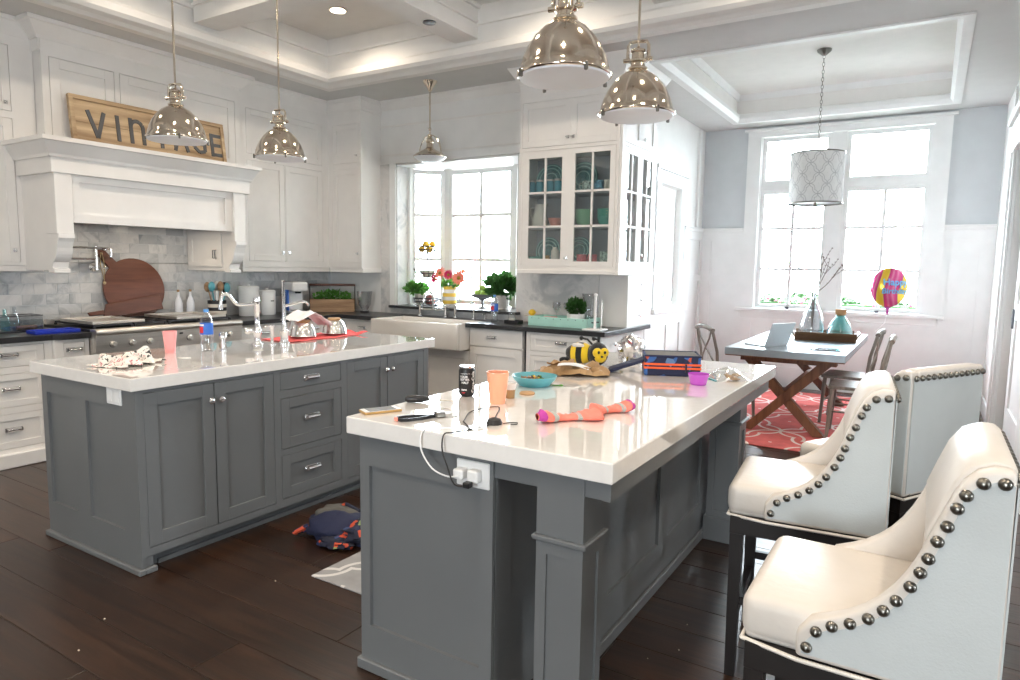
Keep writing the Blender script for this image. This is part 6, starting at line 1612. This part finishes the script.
# sink pendant
t = thing('sink_pendant', 'small nickel pendant with opal glass bowl hanging before the bay', 'pendant lamp', (-4.22, 5.28, 2.45), radians(-10), local=True)
MB().lathe([(.158, .035), (.162, .040), (.158, .046), (.125, .075), (.06, .105), (.035, .125), (.032, .17), (.04, .178), (.04, .20), (.025, .215), (.02, .25), (.001, .255)], 36).build('shade', 'nickel', t, smooth=40)
MB().lathe([(.155, .036), (.14, .018), (.09, -.008), (.03, -.02), (.001, -.021)], 32).build('glass_bowl', 'milky', t, smooth=60)
b = MB(); b.tube([(.162*cos(a), 0, .045 + .20*sin(a)) for a in [pi*i/18 for i in range(19)]], .005, 6); b.build('bail', 'nickel', t, smooth=40)
b = MB(); b.tube([(0, 0, .25), (0, 0, .72)], .007, 8); b.build('rod', 'nickel', t)
b = MB(); b.ball((0, 0, .30), .016, n=10, m=6); b.build('swivel', 'nickel', t, smooth=60)
MB().lathe([(.015, .655), (.03, .69), (.066, .735), (.07, ZC-2.4505), (.001, ZC-2.4505)], 28).build('canopy', 'nickel', t, smooth=40)
# drum pendant of the nook
def drum():
    t = thing('drum_pendant', 'white drum pendant with grey lattice overlay above the dining table', 'pendant lamp', (-1.0, 7.1, 2.085), local=True)
    R_, H = .238, .465
    trellis('drum_print', (.84, .84, .83), (.42, .42, .43), (.15, .19), .0018, .8, 'uv', .04)
    bm = bmesh.new(); uv = bm.loops.layers.uv.new('UVMap'); n = 48
    vs = [[bm.verts.new((R_*cos(2*pi*k/n), R_*sin(2*pi*k/n), z)) for k in range(n)] for z in (0, H)]
    for k in range(n):
        f = bm.faces.new((vs[0][k], vs[0][(k+1) % n], vs[1][(k+1) % n], vs[1][k]))
        for l, (a, z) in zip(f.loops, ((k, 0), (k+1, 0), (k+1, H), (k, H))): l[uv].uv = (2*pi*R_*a/n, z)
        f.smooth = True
    me = bpy.data.meshes.new('shade'); bm.to_mesh(me); bm.free(); me.materials.append(MT['drum_print']); link('shade', me, t)
    for z in (0, H): MB().lathe([(R_+.004, z-.006), (R_+.004, z+.006), (R_-.003, z+.006), (R_-.003, z-.006)], 48, caps=False).build('rim', 'pewter', t, smooth=40)
    MB().lathe([(R_-.01, .01), (.001, .008)], 40).build('diffuser', 'milky', t)
    b = MB()
    for k in range(3): a = 2*pi*k/3; b.tube([(0, 0, H-.02), (R_*cos(a), R_*sin(a), H-.02)], .004, 5)
    b.lathe([(.012, -.03), (.012, .008), (.001, .008)], 10); b.tube([(0, 0, -.03), (0, 0, H+.05)], .006, 6); b.build('spider', 'pewter', t)
    z = H+.05; i = 0
    top = 3.5 - 2.085
    while z < top-.05:
        b = MB(); a = (pi/2)*(i % 2); b.tube([(cos(a)*.010*cos(q), sin(a)*.010*cos(q), z+.018+.021*sin(q)) for q in [2*pi*k/10 for k in range(10)]], .0025, 5, closed=True); b.build('chain_link', 'pewter', t); z += .034; i += 1
    MB().lathe([(.012, top-.06), (.06, top-.02), (.065, top-.001), (.001, top-.001)], 24).build('canopy', 'pewter', t, smooth=40)
drum()
# ------------------------------------------------------------------ dining nook
trellis('rug_print', (.58, .12, .11), (.74, .62, .58), (.74, .92), .013, .95, 'xy', .15)
o = MB().box(-1.15, 1.15, -1.42, 1.42, .0005, .010).build('rug', 'rug_print', bevel=.003); o.location = (-1.05, 7.15, 0); tag(o, 'coral rug with white lattice print under the dining table', 'rug')
t = thing('dining_table', 'zinc-topped dining table on crossed wooden trestle legs', 'table', (-1.03, 7.13, .0105))
b = MB(); b.box(-1.505, -.545, 6.02, 8.24, .708, .77); b.build('top', 'zinc', t, bevel=.003)
b = MB(); b.box(-1.50, -.55, 6.025, 8.235, .700, .708); b.build('under_board', 'trestle_wood', t)
def xbar(y, x0, z0, x1, z1, nm='leg', w=.125, dy=.04):
    d = Vector((x1-x0, 0, z1-z0)); L_ = d.length; a = math.atan2(d.x, d.z)
    b = MB(); b.obox(Matrix.Translation(((x0+x1)/2, y, (z0+z1)/2)) @ Matrix.Rotation(a, 4, 'Y'), w, dy*2, L_)
    b.v = [(p[0], p[1], min(.700, max(.0105, p[2]))) for p in b.v]
    b.build(nm, 'trestle_wood', t, bevel=.003)
for y in (6.30, 7.90):
    xbar(y-.012, -1.34, -.02, -.68, .72); xbar(y+.012, -.74, -.02, -1.38, .72)
    MB().box(-1.42, -.63, y-.05, y+.05, .64, .700).build('cross_beam', 'trestle_wood', t, bevel=.003)
MB().box(-1.07, -.99, 6.30, 7.92, .31, .39).build('stretcher', 'trestle_wood', t, bevel=.003)
# bentwood cross-back chairs
def make_chair():
    t = thing('dining_chair', '', 'chair', (0, 0, 0), 0, 'cross-back dining chairs', local=True)
    MB().prism([(-.20, -.20), (-.17, -.225), (.17, -.20), (.205, -.16), (.205, .16), (.17, .20), (-.17, .225), (-.20, .20)], .435, .462, 'z').build('seat', 'chair_wood', t, bevel=.006, seg=2)
    for y in (-1, 1):
        MB().tube([(-.165, y*.19, .435), (-.175, y*.20, .25), (-.19, y*.205, .0)], .016, 8, radii=[.018, .017, .014]).build('leg', 'chair_wood', t, smooth=50)
        MB().tube([(.26, y*.19, 0), (.205, y*.185, .22), (.18, y*.18, .46), (.20, y*.19, .66), (.235, y*.185, .80), (.25, y*.17, .875)], .015, 8).build('back_post', 'chair_wood', t, smooth=50)
    MB().tube([(.25, -.19, .862), (.262, -.10, .885), (.268, 0, .892), (.262, .10, .885), (.25, .19, .862)], .022, 8).build('top_rail', 'chair_wood', t, smooth=50)
    for s in (-1, 1):
        MB().tube([(.188, s*.17, .50), (.215, s*.10, .60), (.232, 0, .69), (.242, -s*.10, .78), (.25, -s*.15, .86)], .009, 6).build('cross_slat', 'chair_wood', t, smooth=50)
    MB().tube([(-.18, -.195, .20), (-.18, .195, .20)], .009, 6).build('rung', 'chair_wood', t)
    for y in (-1, 1): MB().tube([(-.18, y*.195, .24), (.205, y*.185, .24)], .009, 6).build('rung', 'chair_wood', t)
    return t
c1 = make_chair(); c2 = copy_tree(c1); c3 = copy_tree(c1)
c1.location = (-1.63, 6.66, .0135); c1.rotation_euler.z = pi + .68; c1['label'] = 'weathered cross-back chair on the laptop side of the dining table'
c2.location = (-.50, 6.50, .0135); c2.rotation_euler.z = .05; c2['label'] = 'weathered cross-back chair by the stools, nearer the kitchen'
c3.location = (-.615, 7.12, .0135); c3.rotation_euler.z = -.06; c3['label'] = 'weathered cross-back chair with the birthday balloon string tied to it'
# laptop, tray, vases
t = thing('laptop', 'open silver laptop on the zinc dining table', 'laptop', (-1.24, 6.42, .7705), radians(62), local=True)
MB().box(-.155, .155, -.11, .11, 0, .014).build('base', 'laptop_silver', t, bevel=.004, seg=2)
MB().box(-.13, .13, -.02, .09, .014, .0148).build('keyboard', 'dark_metal', t)
b = MB(); LM = Matrix.Translation((0, -.11, .012)) @ Matrix.Rotation(radians(20), 4, 'X')
b.obox(LM @ Matrix.Translation((0, 0, .107)), .31, .007, .214); l = b.build('lid', 'laptop_silver', t, bevel=.002)
b = MB(); b.obox(LM @ Matrix.Translation((0, .0038, .107)), .29, .001, .19); b.build('screen', 'screen_gray', l)
t = thing('wood_tray', 'sloped dark wood tray holding glass bottles on the dining table', 'tray', (-.86, 7.30, .7705), radians(8), local=True)
b = MB(); b.box(-.26, .26, -.17, .17, 0, .012); b.build('base', 'tray_wood', t)
for (pts, a0, a1, ax) in (([(-.17, .0), (-.215, .085), (-.203, .085), (-.158, .012)], -.27, .27, 'x'), ([(.17, .0), (.215, .085), (.203, .085), (.158, .012)], -.27, .27, 'x'), ([(-.26, .0), (-.31, .085), (-.298, .085), (-.248, .012)], -.17, .17, 'y'), ([(.26, .0), (.31, .085), (.298, .085), (.248, .012)], -.17, .17, 'y')):
    MB().prism(pts, a0, a1, ax).build('side_board', 'tray_wood', t)
t = thing('branch_vase', 'tall clear bottle vase with bare budding branches in the tray', 'vase', (-.985, 7.31, .7832), local=True)
MB().lathe([(.105, 0), (.120, .03), (.116, .12), (.085, .24), (.032, .36), (.022, .43), (.032, .45), (.028, .45), (.018, .43), (.027, .36), (.08, .24), (.11, .12), (.114, .03), (.001, .008)], 28).build('glass', 'bottle_clear', t, smooth=40)
random.seed(31)
def twig(p, d, L_, r_, lev):
    b = MB(); pts = [Vector(p)]; dd = Vector(d).normalized()
    for i in range(5): dd = (dd + Vector((random.uniform(-.18, .18), random.uniform(-.1, .1), random.uniform(-.08, .12)))).normalized(); pts.append(pts[-1] + dd*L_/5)
    b.tube(pts, r_, 5, radii=[r_*(1-.12*i) for i in range(6)])
    for q in pts[2:]:
        for k in range(2): b.ball(q + Vector((random.uniform(-.008, .008), random.uniform(-.008, .008), .004)), .005, n=5, m=3)
    b.build('branch', 'bark', t)
    if lev:
        for q in pts[2:5]: twig(q, dd + Vector((random.uniform(-.9, .9), random.uniform(-.5, .5), random.uniform(-.1, .5))), L_*.5, r_*.6, lev-1)
for d in ((-.35, 0, 1), (.2, .1, 1), (.5, -.1, 1), (-.8, .1, .8), (.75, .1, .8)):
    b = MB(); b.tube([(0, 0, .012), (d[0]*.02, d[1]*.02, .44)], .003, 5); b.build('branch', 'bark', t)
    twig((d[0]*.02, d[1]*.02, .44), d, .36, .004, 1)
t = thing('aqua_demijohn', 'aqua glass jug with a cork stopper in the dining tray', 'jug', (-.73, 7.29, .7832), local=True)
MB().lathe([(.10, 0), (.122, .02), (.118, .08), (.08, .17), (.045, .22), (.042, .25), (.038, .25), (.041, .22), (.076, .17), (.117, .08), (.123, .025), (.001, .008)], 30).build('glass', 'aqua_glass', t, smooth=40)
MB().lathe([(.036, .23), (.049, .252), (.050, .295), (.001, .297)], 18).build('stopper', 'cork', t, smooth=40)
MB().lathe([(.10, .012), (.108, .03), (.104, .06), (.001, .06)], 26).build('water', 'aqua_glass', t, smooth=40)
t = thing('place_card', 'thin silver tablet lying at the edge of the dining table', 'tablet', (-.74, 6.35, .7705), radians(10), local=True)
MB().box(-.12, .12, -.085, .085, 0, .008).build('body', 'dark_metal', t, bevel=.003); MB().box(-.11, .11, -.075, .075, .008, .0086).build('screen', 'screen_gray', t)
# foil balloon
t = thing('foil_balloon', 'round pink and yellow foil birthday balloon tied to a dining chair', 'balloon', (-.345, 7.45, 1.30), 0, local=True)
m_, nt_, b_ = newmat('balloon_foil'); v_ = coords(nt_, 'Object'); wv = nt_.nodes.new('ShaderNodeTexWave'); wv.inputs['Scale'].default_value = 1.9; wv.inputs['Distortion'].default_value = 4; wv.inputs['Detail'].default_value = 1.5; wv.inputs['Phase Offset'].default_value = 1.3
nt_.links.new(v_, wv.inputs['Vector'])
c_ = ramp(nt_, wv.outputs['Fac'], [(.0, (.80, .52, .04)), (.28, (.85, .62, .08)), (.33, (.22, .05, .28)), (.40, (.55, .03, .16)), (.70, (.66, .07, .24)), (.88, (.70, .25, .40)), (1.0, (.60, .04, .20))])
nt_.links.new(c_, b_.inputs['Base Color']); b_.inputs['Roughness'].default_value = .22; b_.inputs['Metallic'].default_value = .35
BR = .165
vd = Vector((.345, -7.45, .15)); vd.z = 0; vd.normalize(); ang = math.atan2(vd.y, vd.x) + .35
BMx = Matrix.Rotation(ang + pi/2, 4, 'Z')   # local -Y of the envelope faces out
def env(x, z):
    q = max(0, 1 - (x*x + z*z)/(BR*BR)); return -.09*q**.5
b = MB(); nrings, ns = 14, 40; vs = []
for side in (-1, 1):
    for i in range(nrings+1):
        rr_ = BR*sin(pi/2*i/nrings)
        for k in range(ns):
            a = 2*pi*k/ns; pk = 1 - .03*(i/nrings)**6*(.5+.5*cos(a*20))
            x, z = rr_*cos(a)*pk, rr_*sin(a)*pk*1.17; vs.append(BMx @ Vector((x, side*abs(env(rr_*cos(a), rr_*sin(a))), z)))
fs = []
for s in range(2):
    o0 = s*(nrings+1)*ns
    for i in range(nrings):
        for k in range(ns): fs.append((o0+i*ns+k, o0+i*ns+(k+1) % ns, o0+(i+1)*ns+(k+1) % ns, o0+(i+1)*ns+k))
b.add(vs, fs); b.build('envelope', 'balloon_foil', t, smooth=70)
b = MB(); b.prism([(-.03, -.187), (.03, -.187), (.010, -.215), (.014, -.262), (-.010, -.262), (-.007, -.215)], -.003, .003, 'y'); b.v = [tuple(BMx @ Vector(p)) for p in b.v]; b.build('tail', 'sock_purple', t)
for s, z, sz in (('Happy', .05, .088), ('Birthday', -.035, .070)):
    def fn(x, y, zz, z0=z):
        X_, Z_ = x + .03, y + z0; return BMx @ Vector((X_, env(X_, Z_)-.004, Z_))
    link('lettering', textmesh('lettering', s, sz, 'balloon_text', fn, bold=True), t)
b = MB(); b.tube([(0, 0, -.24), (-.01, -.05, -.34), (-.08, -.2, -.42)], .0022, 5); b.build('string', 'white_cloth', t)
